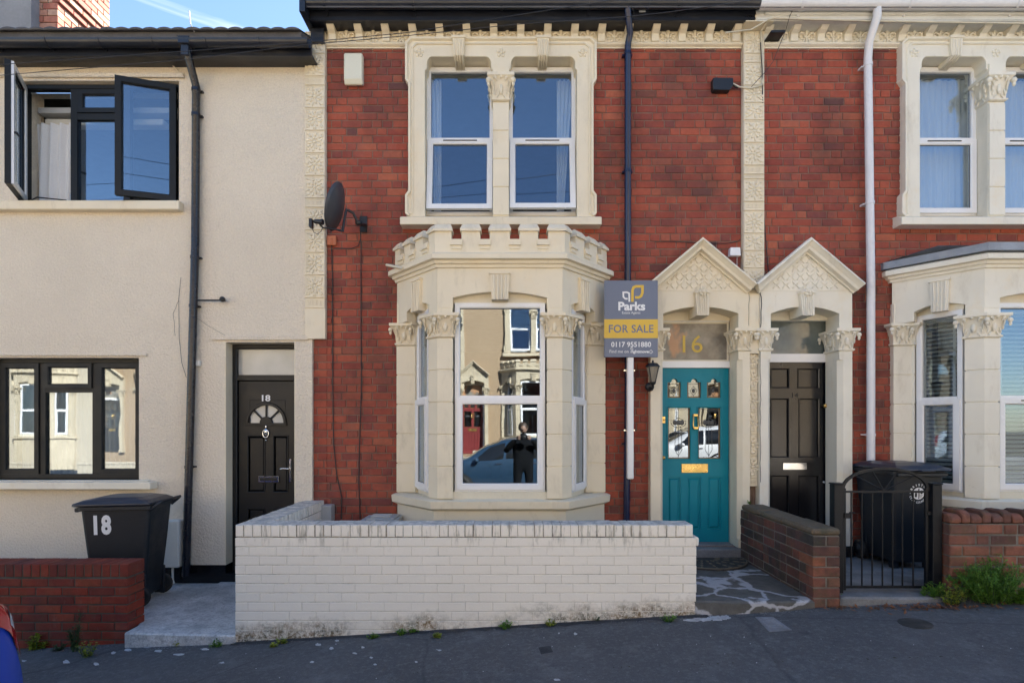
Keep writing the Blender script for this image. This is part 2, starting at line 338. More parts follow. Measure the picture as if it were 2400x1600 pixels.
def asphalt():
    m, t, b = newmat('asphalt')
    c = mix(t, rng(t, noise(t, .9, 6), .3, .7), (.058, .058, .060), (.088, .087, .089))
    c = mix(t, rng(t, noise(t, 5, 7, None, .7), .52, .75, 0, .7), c, (.15, .15, .155))
    v = N(t, 'TexVoronoi', i_Scale=170.0); t.links.new(pos(t), v.inputs['Vector'])
    c = mix(t, rng(t, noise(t, 26, 6, None, .8), .50, .72, 0, .8), c, (.17, .17, .17)); c = mix(t, rng(t, noise(t, 33, 6, None, .8), .55, .75, 0, .7), c, (.03, .03, .035))
    c = mix(t, rng(t, v.outputs['Distance'], .0, .35, .6, 0), c, (.24, .24, .245))
    c = mix(t, rng(t, noise(t, 75, 2), .74, .77, 0, .9), c, (.38, .37, .36))
    c = mix(t, rng(t, noise(t, 1.7, 9, None, .75), .60, .66, 0, .5), c, (.020, .021, .026))
    vc = N(t, 'TexVoronoi', feature='DISTANCE_TO_EDGE', i_Scale=.38)
    wn = N(t, 'TexNoise', i_Scale=3.0, i_Detail=6.0); t.links.new(pos(t), wn.inputs['Vector']); t.links.new(mix(t, .12, pos(t), wn.outputs[1]), vc.inputs['Vector'])
    c = mix(t, rng(t, vc.outputs['Distance'], .001, .005, .35, 0), c, (.02, .02, .02))
    t.links.new(c, b.inputs['Base Color']); b.inputs['Roughness'].default_value = .85
    bump(t, b, mix(t, .5, v.outputs['Distance'], noise(t, 40, 5)), .9, .006); return m
M['asphalt'] = asphalt(); M['road'] = surf('worn_road', (.17, .165, .155), .9, .15, 2, .3, 90, 60, .6, .006)
def smeared(name='smeared_path', light=(.40, .40, .42), sc_=2.6, lo=.02, hi=.05):
    m, t, b = newmat(name)
    c = mix(t, rng(t, noise(t, 9, 6), .3, .7), (.075, .072, .065), (.13, .125, .115))
    vc = N(t, 'TexVoronoi', feature='DISTANCE_TO_EDGE', i_Scale=sc_); wn = N(t, 'TexNoise', i_Scale=5.0, i_Detail=6.0); t.links.new(pos(t), wn.inputs['Vector'])
    t.links.new(mix(t, .16, pos(t), wn.outputs[1]), vc.inputs['Vector'])
    e = math2(t, 'ADD', vc.outputs['Distance'], math2(t, 'MULTIPLY', noise(t, 7, 7, None, .7), .10))
    c = mix(t, rng(t, e, lo+.05, hi+.05, 1, 0), c, light)
    c = mix(t, rng(t, noise(t, 90, 3), .6, .7, 0, .4), c, (.03, .03, .025))
    t.links.new(c, b.inputs['Base Color']); b.inputs['Roughness'].default_value = .9; bump(t, b, noise(t, 70, 5), .7, .006); return m
M['path'] = smeared(); M['path_pale'] = surf('pale_concrete', (.60, .59, .58), .9, .25, 3, .35, 90, 45, .9, .010, (.30, .30, .30), 5, .50, .68, .75, dirt2=((.12,.12,.12), 30, .5, .7, .5, (1,1,1)))
def leafmat(name, col, tr=.25):
    m, t, b = newmat(name); g = t.nodes.get('geo') or N(t, 'NewGeometry'); g.name = 'geo'
    c = mix(t, g.outputs['Random Per Island'], tuple(x*.6 for x in col), tuple(x*1.35 for x in col))
    t.links.new(c, b.inputs['Base Color']); b.inputs['Roughness'].default_value = .55; b.inputs['Transmission Weight'].default_value = 0
    out = [n for n in t.nodes if n.type == 'OUTPUT_MATERIAL'][0]; tl = N(t, 'BsdfTranslucent'); t.links.new(c, tl.inputs[0])
    ms = N(t, 'MixShader'); ms.inputs[0].default_value = tr; t.links.new(b.outputs[0], ms.inputs[1]); t.links.new(tl.outputs[0], ms.inputs[2]); t.links.new(ms.outputs[0], out.inputs[0]); return m
M['leaf'] = leafmat('green_leaf', (.12, .25, .03)); M['leaf_y'] = leafmat('yellow_green_leaf', (.26, .30, .03)); M['leaf_d'] = leafmat('dark_leaf', (.045, .09, .03)); M['dead'] = leafmat('dead_leaf', (.22, .085, .03), .1)
M['car_blue'] = surf('blue_car_paint', (.001, .045, .38), .45, .02, grain=0, metal=.2, coat=.25, spec=.3); M['car_teal'] = surf('steel_blue_car_paint', (.025, .06, .11), .3, .02, grain=0, metal=.3, coat=1)
M['car_white'] = surf('white_car_paint', (.75, .76, .78), .3, .02, grain=0, coat=1)
M['car_glass'] = surf('car_glass', (.012, .014, .016), .05, .1, coat=.5); M['light_red'] = surf('tail_light', (.42, .008, .012), .12, .1, 30, grain=0, coat=1); M['light_clear'] = surf('clear_lens', (.55, .55, .55), .1, .1, 30, coat=1)
M['skin'] = surf('skin', (.30, .18, .13), .6, .05); M['coat'] = surf('dark_jacket', (.006, .007, .009), .95, .1, spec=.1); M['jeans'] = surf('dark_jeans', (.03, .036, .055), .8, .1); M['hair'] = surf('brown_hair', (.04, .022, .012), .6, .1)
M['mat_rub'] = surf('doormat_rubber', (.035, .032, .028), .8, .2, 8, .2, 70, 60, .5, .003, (.10, .09, .07), 12, .5, .7, .5)
M['mat_rel'] = surf('doormat_relief', (.16, .13, .09), .8, .2); M['cover'] = surf('cast_cover', (.20, .205, .22), .6, .25, 9, .2)
M['splash'] = surf('mortar_splash', (.50, .50, .50), .9, .15, 20, .3); M['grime'] = surf('grimy_joint', (.33, .30, .24), .95, .4, 9, .3, 60, 40, .6, .006, (.50, .47, .40), 7, .5, .6, .8)
M['pipe_black'] = surf('black_pipe', (.007, .009, .018), .28, .2, 3, .05, 30, 25, .1, .002); M['dark_obscure'] = surf('dark_obscure_glass', (.12, .145, .14), .12, .45, 3.5, 0, coat=.6); M['far_cream'] = surf('far_cream_trim', (.52, .44, .31), .8, .1)
M['tar_patch'] = surf('tarmac_patch', (.045, .045, .048), .9, .3, 8, .4, 90, 60, .8, .006); M['moss'] = surf('mossy_joint', (.045, .048, .022), .95, .5, 9, .4)
M['coping'] = surf('rough_coping', (.17, .125, .08), .9, .3, 6, .3, 60, 25, 1, .015, (.05, .05, .03), 6, .45, .65, .8)
M['grey_render'] = surf('grey_render', (.27, .27, .28), .9, .2, 2, .1, 30, 20, .3, .01, (.12, .12, .13), 2, .5, .75, .6, dstretch=(1.5, 1, .3))
M['wire'] = surf('cable', (.02, .02, .022), .6); M['trunking'] = surf('painted_cable', (.62, .57, .45), .6)
M['hole'] = surf('dark_recess', (.006, .006, .006), .9)
M['kerb'] = surf('kerb_stone', (.16, .155, .15), .85, .2, 3, .2, 60, 40, .5, .006)
M['earth'] = surf('earth', (.08, .07, .05), .95, .3, .3)
# ---------------------------------------------------------------- bricks
BC = {}
def brick_mesh(w, h, d, mat, rough=.004):
    k = (round(w, 3), round(h, 3), round(d, 3), mat.name)
    if k not in BC:
        mb = MB().cbox(-w/2, w/2, -d/2, d/2, -h/2, h/2, rough); BC[k] = mesh_of(mb, 'brick', mat)
    return BC[k]
def in_view(p, m=1.02):
    d = p.y - CY
    if d < .3: return False
    x = 1200 + p.x/d*F; y = 1000 - (p.z-CZ)/d*F
    return -20 < x < 2420 and -20 < y < 1620
def lay(parent, rects, y0, d, mat, T=None, ang=0, limit=300, jit=.002, name='brick', chamfer=.004, stuff='brickwork'):
    """rects (xa, xb, za, zb) in the plane y0; each becomes a brick d deep behind it"""
    T = T or Matrix.Identity(4); L = []
    for (a, b, c, e) in rects:
        w = T @ Vector(((a+b)/2, y0+d/2, (c+e)/2)); L.append((0 if in_view(w) else 1, (w-Vector((0, CY, CZ))).length, a, b, c, e, w))
    L.sort(key=lambda q: (q[0], q[1])); far = MB()
    for i, (hid, _, a, b, c, e, w) in enumerate(L):
        jy = rnd.uniform(-jit, jit); ja = rnd.gauss(0, .004)
        if i < limit and hid == 0:
            me = brick_mesh(round((b-a)/.005)*.005 if b-a < .3 else b-a, e-c, d, mat, chamfer)
            inst(me, name, parent, w + (T.to_3x3() @ Vector((0, jy, 0))), (rnd.gauss(0, .006), 0, ang+ja))
        else:
            far.M = T; far.cbox(a, b, y0+jy, y0+jy+d, c, e, chamfer)
    if far.v: part(far, stuff, mat, parent, kind='stuff')
def coursed(x0, x1, z0, z1, holes, ch=.0835, L=.213, H=.103, j=.010, bond='flemish', zoff=0, xj=.006):
    out = []; i = 0; z = z0 + zoff
    while z < z1 - .02:
        zt = min(z + ch - j, z1)
        if bond == 'flemish': seq = [L, H]; off = (0 if i % 2 == 0 else (L+j) - (L-H)/2 + 0)  # headers over stretcher centres
        elif bond == 'garden': seq = [L, L, L, H] if True else None; off = (i % 3)*(L+j)/2
        else: seq = [L]; off = (0 if i % 2 == 0 else (L+j)/2)
        x = x0 - off - (L+H+2*j)*1 + rnd.uniform(-xj, xj); k = 0
        if bond != 'flemish': x = x0 - off - (L+j)
        while x < x1:
            w = seq[k % len(seq)]
            if bond == 'flemish' and rnd.random() < .05: w = L if w == H else H
            w += rnd.uniform(-.003, .003); a, b = max(x, x0), min(x+w, x1)
            segs = [(a, b)]
            for h in holes:
                if h[2] < (z+zt)/2 < h[3]:
                    ns = []
                    for (p, q) in segs:
                        if q <= h[0] or p >= h[1]: ns.append((p, q)); continue
                        if p < h[0]: ns.append((p, h[0]))
                        if q > h[1]: ns.append((h[1], q))
                    segs = ns
            for (p, q) in segs:
                if q-p > .022: out.append((p, q, z + rnd.uniform(-.0012, .0012), zt + rnd.uniform(-.0012, .0012)))
            x += w + j; k += 1
        z += ch; i += 1
    return out
def run_rects(length, zb, n, ch, j=.010, L=.215, end_hi=True, start_hi=False, H=.103):
    """half-bond courses of a garden wall whose end shows headers and stretchers in turn"""
    rects = []; ends = []
    for i in range(n):
        z = zb + i*ch; x = length; zt = z+ch-j
        if i % 2 == 0: ends.append((length-H, length, z, zt)); x = length-H-j
        if start_hi and i % 2 == 1: ends.append((0, H, z, zt)); xs = H+j
        else: xs = 0
        while x > xs + .02:
            w = L + rnd.uniform(-.002, .002); a = max(xs, x-w)
            if a - xs < .05: a = xs
            rects.append((a, x, z + rnd.uniform(-.001, .001), zt)); x = a - j
    return rects, ends

# ---------------------------------------------------------------- lettering
def text_mb(mb, body, cx, zc, w, h, y, th=.003, bold=0.0, m=0, sp=1.0):
    cu = bpy.data.curves.new('letters', 'FONT'); cu.body = body; cu.align_x = 'CENTER'; cu.offset = bold; cu.extrude = .02; cu.space_character = sp; cu.resolution_u = 3
    o = bpy.data.objects.new('letters', cu); COL.objects.link(o); dg = bpy.context.evaluated_depsgraph_get(); dg.update()
    me = bpy.data.meshes.new_from_object(o.evaluated_get(dg)); vs = [v.co.copy() for v in me.vertices]
    x0, x1 = min(v.x for v in vs), max(v.x for v in vs); y0, y1 = min(v.y for v in vs), max(v.y for v in vs)
    sx = w/(x1-x0); sy = h/(y1-y0)
    mb.add([(cx+(v.x-(x0+x1)/2)*sx, y - (th if v.z > 0 else 0), zc+(v.y-(y0+y1)/2)*sy) for v in vs], [tuple(p.vertices) for p in me.polygons], m)
    bpy.data.objects.remove(o); bpy.data.meshes.remove(me); bpy.data.curves.remove(cu); return mb
def stroke(mb, pts, w, y, th=.002, m=0, closed=False):
    return mb.sweep([(-w/2, 0), (w/2, 0), (w/2, th), (-w/2, th)], [(p[0], y, p[1]) for p in pts], (0, -1, 0), closed, m)
def disc(cx, cz, r, a0=0, a1=360, n=24): return [(cx+r*math.cos(R(a0+(a1-a0)*i/n)), cz+r*math.sin(R(a0+(a1-a0)*i/n))) for i in range(n+1)]

# ---------------------------------------------------------------- carved work
def offset_poly(poly, d):
    n = len(poly); area = sum(poly[i][0]*poly[(i+1)%n][1]-poly[(i+1)%n][0]*poly[i][1] for i in range(n)); sg = 1 if area > 0 else -1; out = []
    for i in range(n):
        a, b, c = Vector(poly[i-1]), Vector(poly[i]), Vector(poly[(i+1)%n]); e1 = (b-a).normalized(); e2 = (c-b).normalized()
        n1 = Vector((e1.y, -e1.x))*sg; n2 = Vector((e2.y, -e2.x))*sg; q = (n1+n2)/(1+max(-.6, n1.dot(n2))); out.append(tuple(b+q*d))
    return out
def loft(mb, poly, levels, m=0):
    n = len(poly); o = []
    for (z, d) in levels: o += [(x, y, z) for x, y in offset_poly(poly, d)]
    fs = [(i*n+k, i*n+(k+1)%n, (i+1)*n+(k+1)%n, (i+1)*n+k) for i in range(len(levels)-1) for k in range(n)]
    return mb.add(o, fs + [tuple(range(n)), tuple(range((len(levels)-1)*n, len(levels)*n))], m)
def capital(poly, z0, z1, faces, mb=None, e=.055):
    """bell with abacus, scrolls and leaves; faces = indices of the polygon edges that are carved"""
    mb = mb or MB(); h = z1-z0
    loft(mb, poly, [(z0-.002, .006), (z0+.008, .018), (z0+.022, .018), (z0+.028, .004), (z0+h*.45, .012), (z0+h*.72, e*.62), (z0+h*.80, e*.8)])
    loft(mb, poly, [(z0+h*.80, e*.75), (z0+h*.86, e*1.05), (z0+h*.88, e*1.25), (z1, e*1.25)])
    n = len(poly); area = sum(poly[i][0]*poly[(i+1)%n][1]-poly[(i+1)%n][0]*poly[i][1] for i in range(n)); sg = 1 if area > 0 else -1
    low = offset_poly(poly, .006); up = offset_poly(poly, e)
    for k in faces:
        a, b = Vector(low[k]), Vector(low[(k+1)%n]); c, d = Vector(up[k]), Vector(up[(k+1)%n]); tg = (b-a).normalized(); nr = Vector((tg.y, -tg.x))*sg; w = (b-a).length
        def P(u, v, out): q = a.lerp(b, u).lerp(c.lerp(d, u), max(0, v-.3)*1.25) + nr*out; return (q.x, q.y, z0+h*v)
        T3 = (tg.x, tg.y, 0); N3 = (nr.x, nr.y, 0); s = min(w, .16)
        # central flower and oval with leaf fronds round it
        mb.ell(P(.5, .84, .012), s*.10, .018, h*.07, T3, N3)
        mb.ell(P(.5, .42, .008), s*.15, .016, h*.20, T3, N3)
        for q in (-1, 1):
            for i in range(5):
                t = i/4; u = .5+q*(.20+.16*math.sin(t*3.0))*s/w*1.25; v = .14+.62*t
                an = q*(.5-1.0*t); X3 = Vector(T3)*math.cos(an) + Vector((0,0,1))*math.sin(an)*1; Z3 = Vector((0,0,1))*math.cos(an) - Vector(T3)*math.sin(an)
                mb.ell(P(u, v, .008+.012*t), s*.045, .013, h*.13, X3, N3, Z3, 6, 4)
            mb.ell(P(.5+q*.30*s/w, .80, .018), s*.13, .016, h*.055, T3, N3, nu=6, nv=4)
    for k in sorted(set(faces) | set((f+1) % n for f in faces)):
        c = offset_poly(poly, e*1.0)[k]; mb.ell((c[0], c[1], z0+h*.70), h*.10, h*.10, h*.11, nu=10, nv=6); mb.ell((c[0], c[1], z0+h*.55), h*.06, h*.06, h*.10, nu=8, nv=5)
    return mb
def shaft(mb, poly, z0, z1, step, gap=.010, d=.0):
    n = max(1, round((z1-z0)/step)); s = (z1-z0)/n
    for i in range(n): loft(mb, poly, [(z0+i*s+gap/2, -.003), (z0+i*s+gap/2+.003, 0), (z0+(i+1)*s-gap/2-.003, 0), (z0+(i+1)*s-gap/2, -.003)])
    loft(mb, offset_poly(poly, -.009), [(z0, 0), (z1, 0)]); return mb
def keystone(mb, cx, z0, z1, w, y, depth, flutes=4, m=0, yb=.0, taper=1.15):
    """fluted keystone: upper face plain, its lower part curling forward"""
    hw = w/2
    for (za, zb, ya, yb_) in ((z0, z0+(z1-z0)*.42, y-depth, y-depth*.9), (z0+(z1-z0)*.42, z1, y-depth*.9, y-depth*.7)):
        def W(z): return hw*(1+(taper-1)*(z-z0)/(z1-z0))
        mb.add([(cx-W(za), ya, za), (cx+W(za), ya, za), (cx+W(za), yb, za), (cx-W(za), yb, za), (cx-W(zb), yb_, zb), (cx+W(zb), yb_, zb), (cx+W(zb), yb, zb), (cx-W(zb), yb, zb)],
               [(0,3,2,1),(4,5,6,7),(0,1,5,4),(1,2,6,5),(2,3,7,6),(3,0,4,7)], m)
    for i in range(flutes):
        u = -1+2*(i+.5)/flutes; r = hw/flutes*.55
        mb.tube([(cx+u*hw*.86, y-depth-.002, z0-.006), (cx+u*hw*.90, y-depth*.97, z0+(z1-z0)*.42), (cx+u*hw*.98, y-depth*.75-.004, z1-.03)], r, 6, m)
    mb.box(cx-hw*taper-.008, cx+hw*taper+.008, y-depth*.85-.008, yb, z1-.022, z1, m)
LB = {}
def carved_mesh(w, h, seed, mat):
    k = (round(w, 3), round(h, 2), seed, mat.name)
    if k in LB: return LB[k]
    r = random.Random(seed*13+int(h*100)); mb = MB(); d = .07
    mb.cbox(-w/2, w/2, -d/2, d/2, 0, h-.006, .006)
    yf = -d/2
    fr = .014      # raised border
    for (a, b, c, e) in ((-w/2+.006, w/2-.006, .004, fr), (-w/2+.006, w/2-.006, h-.006-fr, h-.010), (-w/2+.006, -w/2+fr+.004, fr, h-fr-.006), (w/2-fr-.004, w/2-.006, fr, h-fr-.006)):
        mb.box(a, b, yf-.005, yf, c, e)
    if h > .15:
        arms = r.choice((6, 7, 8)); ph = r.uniform(0, 3)
        for i in range(arms):
            a = ph + 2*math.pi*i/arms; c0 = Vector((0, yf-.001, h/2)); X = Vector((math.cos(a), 0, math.sin(a))); Z = Vector((-math.sin(a), 0, math.cos(a)))
            mb.ell(c0 + X*.052, .034, .011, .013, X, (0,1,0), Z, 6, 4)
            for q in (-1, 1):
                X2 = (X + Z*q*.8).normalized(); Z2 = Vector((-X2.z, 0, X2.x)); p = c0 + X*.078 + Z*q*.036
                if abs(p.x) < w/2-.02 and abs(p.z-h/2) < h/2-.025: mb.ell(p, .026, .010, .009, X2, (0,1,0), Z2, 6, 4)
        mb.ell((0, yf, h/2), .018, .012, .018, nu=8, nv=4)
        for sx in (-1, 1):
            for sz in (-1, 1): mb.ell((sx*(w/2-.036), yf, h/2+sz*(h/2-.04)), .022, .010, .013, nu=6, nv=4)
    else:
        for i in range(4):
            x = (-1.5+i)*w*.2; mb.sweep([(0,0),(.006,0),(.006,.006),(0,.006)], [(x-.012, yf, .03), (x+.012, yf, .03), (x+.012, yf, h-.03), (x-.012, yf, h-.03)], (0,-1,0), True)
    LB[k] = mesh_of(mb, 'carved_block', mat); return LB[k]
def carved_strip(parent, x0, x1, z0, z1, y, mat, sizes=(.247, .247, .100, .247, .247, .247), name='carved_block'):
    z = z1; i = 0
    back = MB().box(x0+.004, x1-.004, y+.012, y+.075, z0, z1); st = part(back, 'pilaster', mat, parent)
    while z > z0 + .06:
        h = min(sizes[i % len(sizes)], z-z0); me = carved_mesh(x1-x0-.002, h, i % 4 if h > .15 else 0, mat)
        inst(me, name, st, ((x0+x1)/2, y+.035, z-h)); z -= h; i += 1
    return st
def fleur_mesh(mat, s=1.0):
    k = ('fleur', mat.name)
    if k not in LB:
        mb = MB(); y = 0
        mb.ell((0, y, .105), .020, .012, .045); mb.ell((0, y, .03), .012, .010, .05)
        mb.ell((0, y-.002, .055), .045, .012, .009)
        for q in (-1, 1):
            mb.tube([(q*.012, y, .05), (q*.030, y-.003, .085), (q*.060, y-.004, .098), (q*.082, y-.003, .080), (q*.078, y, .058), (q*.060, y, .060)], [.010, .012, .012, .010, .009, .006], 6)
            X = Vector((math.cos(.7), 0, -math.sin(.7)*q)); mb.ell((q*.030, y, .015), .028, .010, .010, X, (0,1,0), (math.sin(.7)*q, 0, math.cos(.7)), 6, 4)
            mb.ell((q*.055, y, .035), .020, .008, .009, nu=6, nv=4)
        LB[k] = mesh_of(mb, 'fleur_de_lis', mat)
    return LB[k]
def corbel_mesh(mat, w=.095, h=.20, d=.14):
    k = ('corbel', mat.name)
    if k not in LB:
        mb = MB(); prof = [(0, h), (-d, h), (-d, h-.028), (-d+.014, h-.036), (-d+.02, h*.62), (-d*.62, h*.48), (-.045, h*.38), (-.032, .01), (0, .0)]
        mb.prism(prof, 'x', -w*.42, w*.42); mb.box(-w*.58, w*.58, -d-.008, 0, h-.022, h+.002)
        LB[k] = mesh_of(mb, 'corbel', mat, .003)
    return LB[k]
def frieze(parent, x0, x1, mat, first, step=.295, z0=5.818, ztop=6.035, y=-.02):
    mb = MB().box(x0, x1, y, y+.09, z0-.05, ztop+.12)
    mb.sweep([(0, 0), (0, .026), (-.012, .034), (-.022, .03), (-.034, .012), (-.034, 0)], [(x0, y, z0), (x1, y, z0)], (0, -1, 0))
    f = part(mb, 'frieze', mat, parent); cm = corbel_mesh(mat); fm = fleur_mesh(mat); x = first
    while x < x1 - .05:
        inst(cm, 'corbel', f, (x, y+.002, z0+.002)); 
        if x+step < x1+.1: inst(fm, 'fleur_de_lis', f, (x+step/2, y-.006, z0+.008), None, (1.05, 1.3, 1.05))
        x += step
    return f

# ---------------------------------------------------------------- windows
UP = [(0, 0), (0, .05), (.030, .05), (.040, .034), (.046, .034), (.046, 0)]     # upvc bar: sideways, forward
def bar_prof(w, d, lip=.012): return [(0, 0), (0, d), (w-lip, d), (w, d-lip), (w, 0)]
def ring(mb, x0, x1, z0, z1, w, y, d, m=0, lip=.010):
    """mitred frame; outer edge given, front face at y-d"""
    mb.sweep([(-a, b) for a, b in bar_prof(w, d, lip)], [(x0, y, z0), (x0, y, z1), (x1, y, z1), (x1, y, z0)], (0, -1, 0), True, m)
def pane_mb(x0, x1, z0, z1, y, T=None):
    mb = MB(); mb.M = T; mb.box(x0, x1, y-.003, y+.003, z0, z1); return mb
def sash_window(house, x0, x1, z0, z1, zm, y, T=None, mat='upvc', tilt=0, vent=True, glass='glass'):
    """frame with a fixed upper light and a top-hung lower sash"""
    f = MB(); f.M = T; fm, g = M[mat], M[glass]
    ring(f, x0, x1, z0, z1, .052, y, .055); f.box(x0+.05, x1-.05, y-.05, y, zm-.002, zm+.045)
    w = part(f, 'window', fm, house)
    part(pane_mb(x0+.045, x1-.045, zm+.04, z1-.045, y-.018, T), 'pane', g, w)
    k = MB(); k.M = T
    ring(k, x0+.045, x1-.045, zm+.040, z1-.045, .010, y-.010, .014); part(k, 'gasket', M['black'], w)
    S = (T or Matrix.Identity(4))
    if tilt: S = S @ Matrix.Translation((0, y-.03, zm)) @ Matrix.Rotation(-tilt, 4, 'X') @ Matrix.Translation((0, -(y-.03), -zm))
    s = MB(); s.M = S; a, b, c, e = x0+.018, x1-.018, z0+.022, zm+.018
    ring(s, a, b, c, e, .062, y-.035, .042)
    sh = part(s, 'sash', fm, w)
    part(pane_mb(a+.055, b-.055, c+.055, e-.055, y-.05, S), 'pane', g, w)
    k = MB(); k.M = S; ring(k, a+.056, b-.056, c+.056, e-.056, .009, y-.050, .014); part(k, 'gasket', M['black'], w)
    if vent:
        v = MB(); v.M = S; xc = (a+b)/2; L = (b-a)*.26
        v.box(xc-L, xc+L, y-.084, y-.077, e-.028, e-.018); part(v, 'trickle_vent', M['upvc_dark'], w)
    return w
def curtain(x0, x1, z0, z1, y, label, mat='net', folds=7, amp=.02, T=None, taper=0, group=None, cat='curtain'):
    mb = MB(); mb.M = T; nx = folds*8; vs = []; fs = []; nz_ = 8
    for j in range(nz_+1):
        t = j/nz_
        for i in range(nx+1):
            u = i/nx; x = x0+(x1-x0)*(u*(1-taper*(1-t)*.5) if taper > 0 else 1-(1-u)*(1+taper*(1-t)*.5))
            vs.append((x, y+amp*math.sin(u*folds*2*math.pi+.6*math.sin(3*t+x0))*(.6+.4*(1-t)) + .006*math.sin(u*23), z0+(z1-z0)*t))
    for j in range(nz_):
        for i in range(nx): a = j*(nx+1)+i; fs.append((a, a+1, a+nx+2, a+nx+1))
    k = len(vs); vs += [(v[0], v[1]+.003, v[2]) for v in vs]; fs += [tuple(reversed([q+k for q in f])) for f in list(fs)]
    mb.add(vs, fs, 0, True); return solo(mb, 'curtain', M[mat], label, cat, group)
def blind(x0, x1, z0, z1, y, label, T=None, step=.045, tilt=.5, group=None):
    t = thing('venetian_blind', label, 'blind', (T @ Vector(((x0+x1)/2, y, z0))) if T else ((x0+x1)/2, y, z0), group)
    mb = MB(); mb.M = T; mb.box(x0, x1, y-.02, y+.02, z1-.03, z1); part(mb, 'headrail', M['slat'], t)
    n = int((z1-z0-.04)/step)
    base = None
    for i in range(n):
        z = z1-.05-i*step; s = MB(); s.M = T; a = tilt; dy = .024*math.cos(a); dz = .024*math.sin(a)
        s.add([(x0, y-dy, z-dz), (x1, y-dy, z-dz), (x1, y+dy, z+dz), (x0, y+dy, z+dz), (x0, y-dy, z-dz+.002), (x1, y-dy, z-dz+.002), (x1, y+dy, z+dz+.002), (x0, y+dy, z+dz+.002)],
              [(0,3,2,1),(4,5,6,7),(0,1,5,4),(1,2,6,5),(2,3,7,6),(3,0,4,7)])
        if base is None: base = part(s, 'slat', M['slat'], t); b0 = base.location.copy(); z_0 = z
        else: o = inst(base.data, 'slat', t, (0,0,0)); o.location = b0 + Vector((0, 0, z-z_0))
    for u in (.2, .8):
        s = MB(); s.M = T; x = x0+(x1-x0)*u; s.box(x-.012, x+.012, y-.030, y-.028, z0, z1-.02); part(s, 'ladder_tape', M['slat'], t)
    return t
def arch_pts(x0, x1, zs, zc, n=12):
    """points along a segmental arch from (x0, zs) over crown zc to (x1, zs)"""
    w = (x1-x0)/2; r = zc-zs; Rr = (w*w+r*r)/(2*r); cx = (x0+x1)/2; cz = zc-Rr; a = math.asin(w/Rr)
    return [(cx+Rr*math.sin(-a+2*a*i/n), cz+Rr*math.cos(-a+2*a*i/n)) for i in range(n+1)]

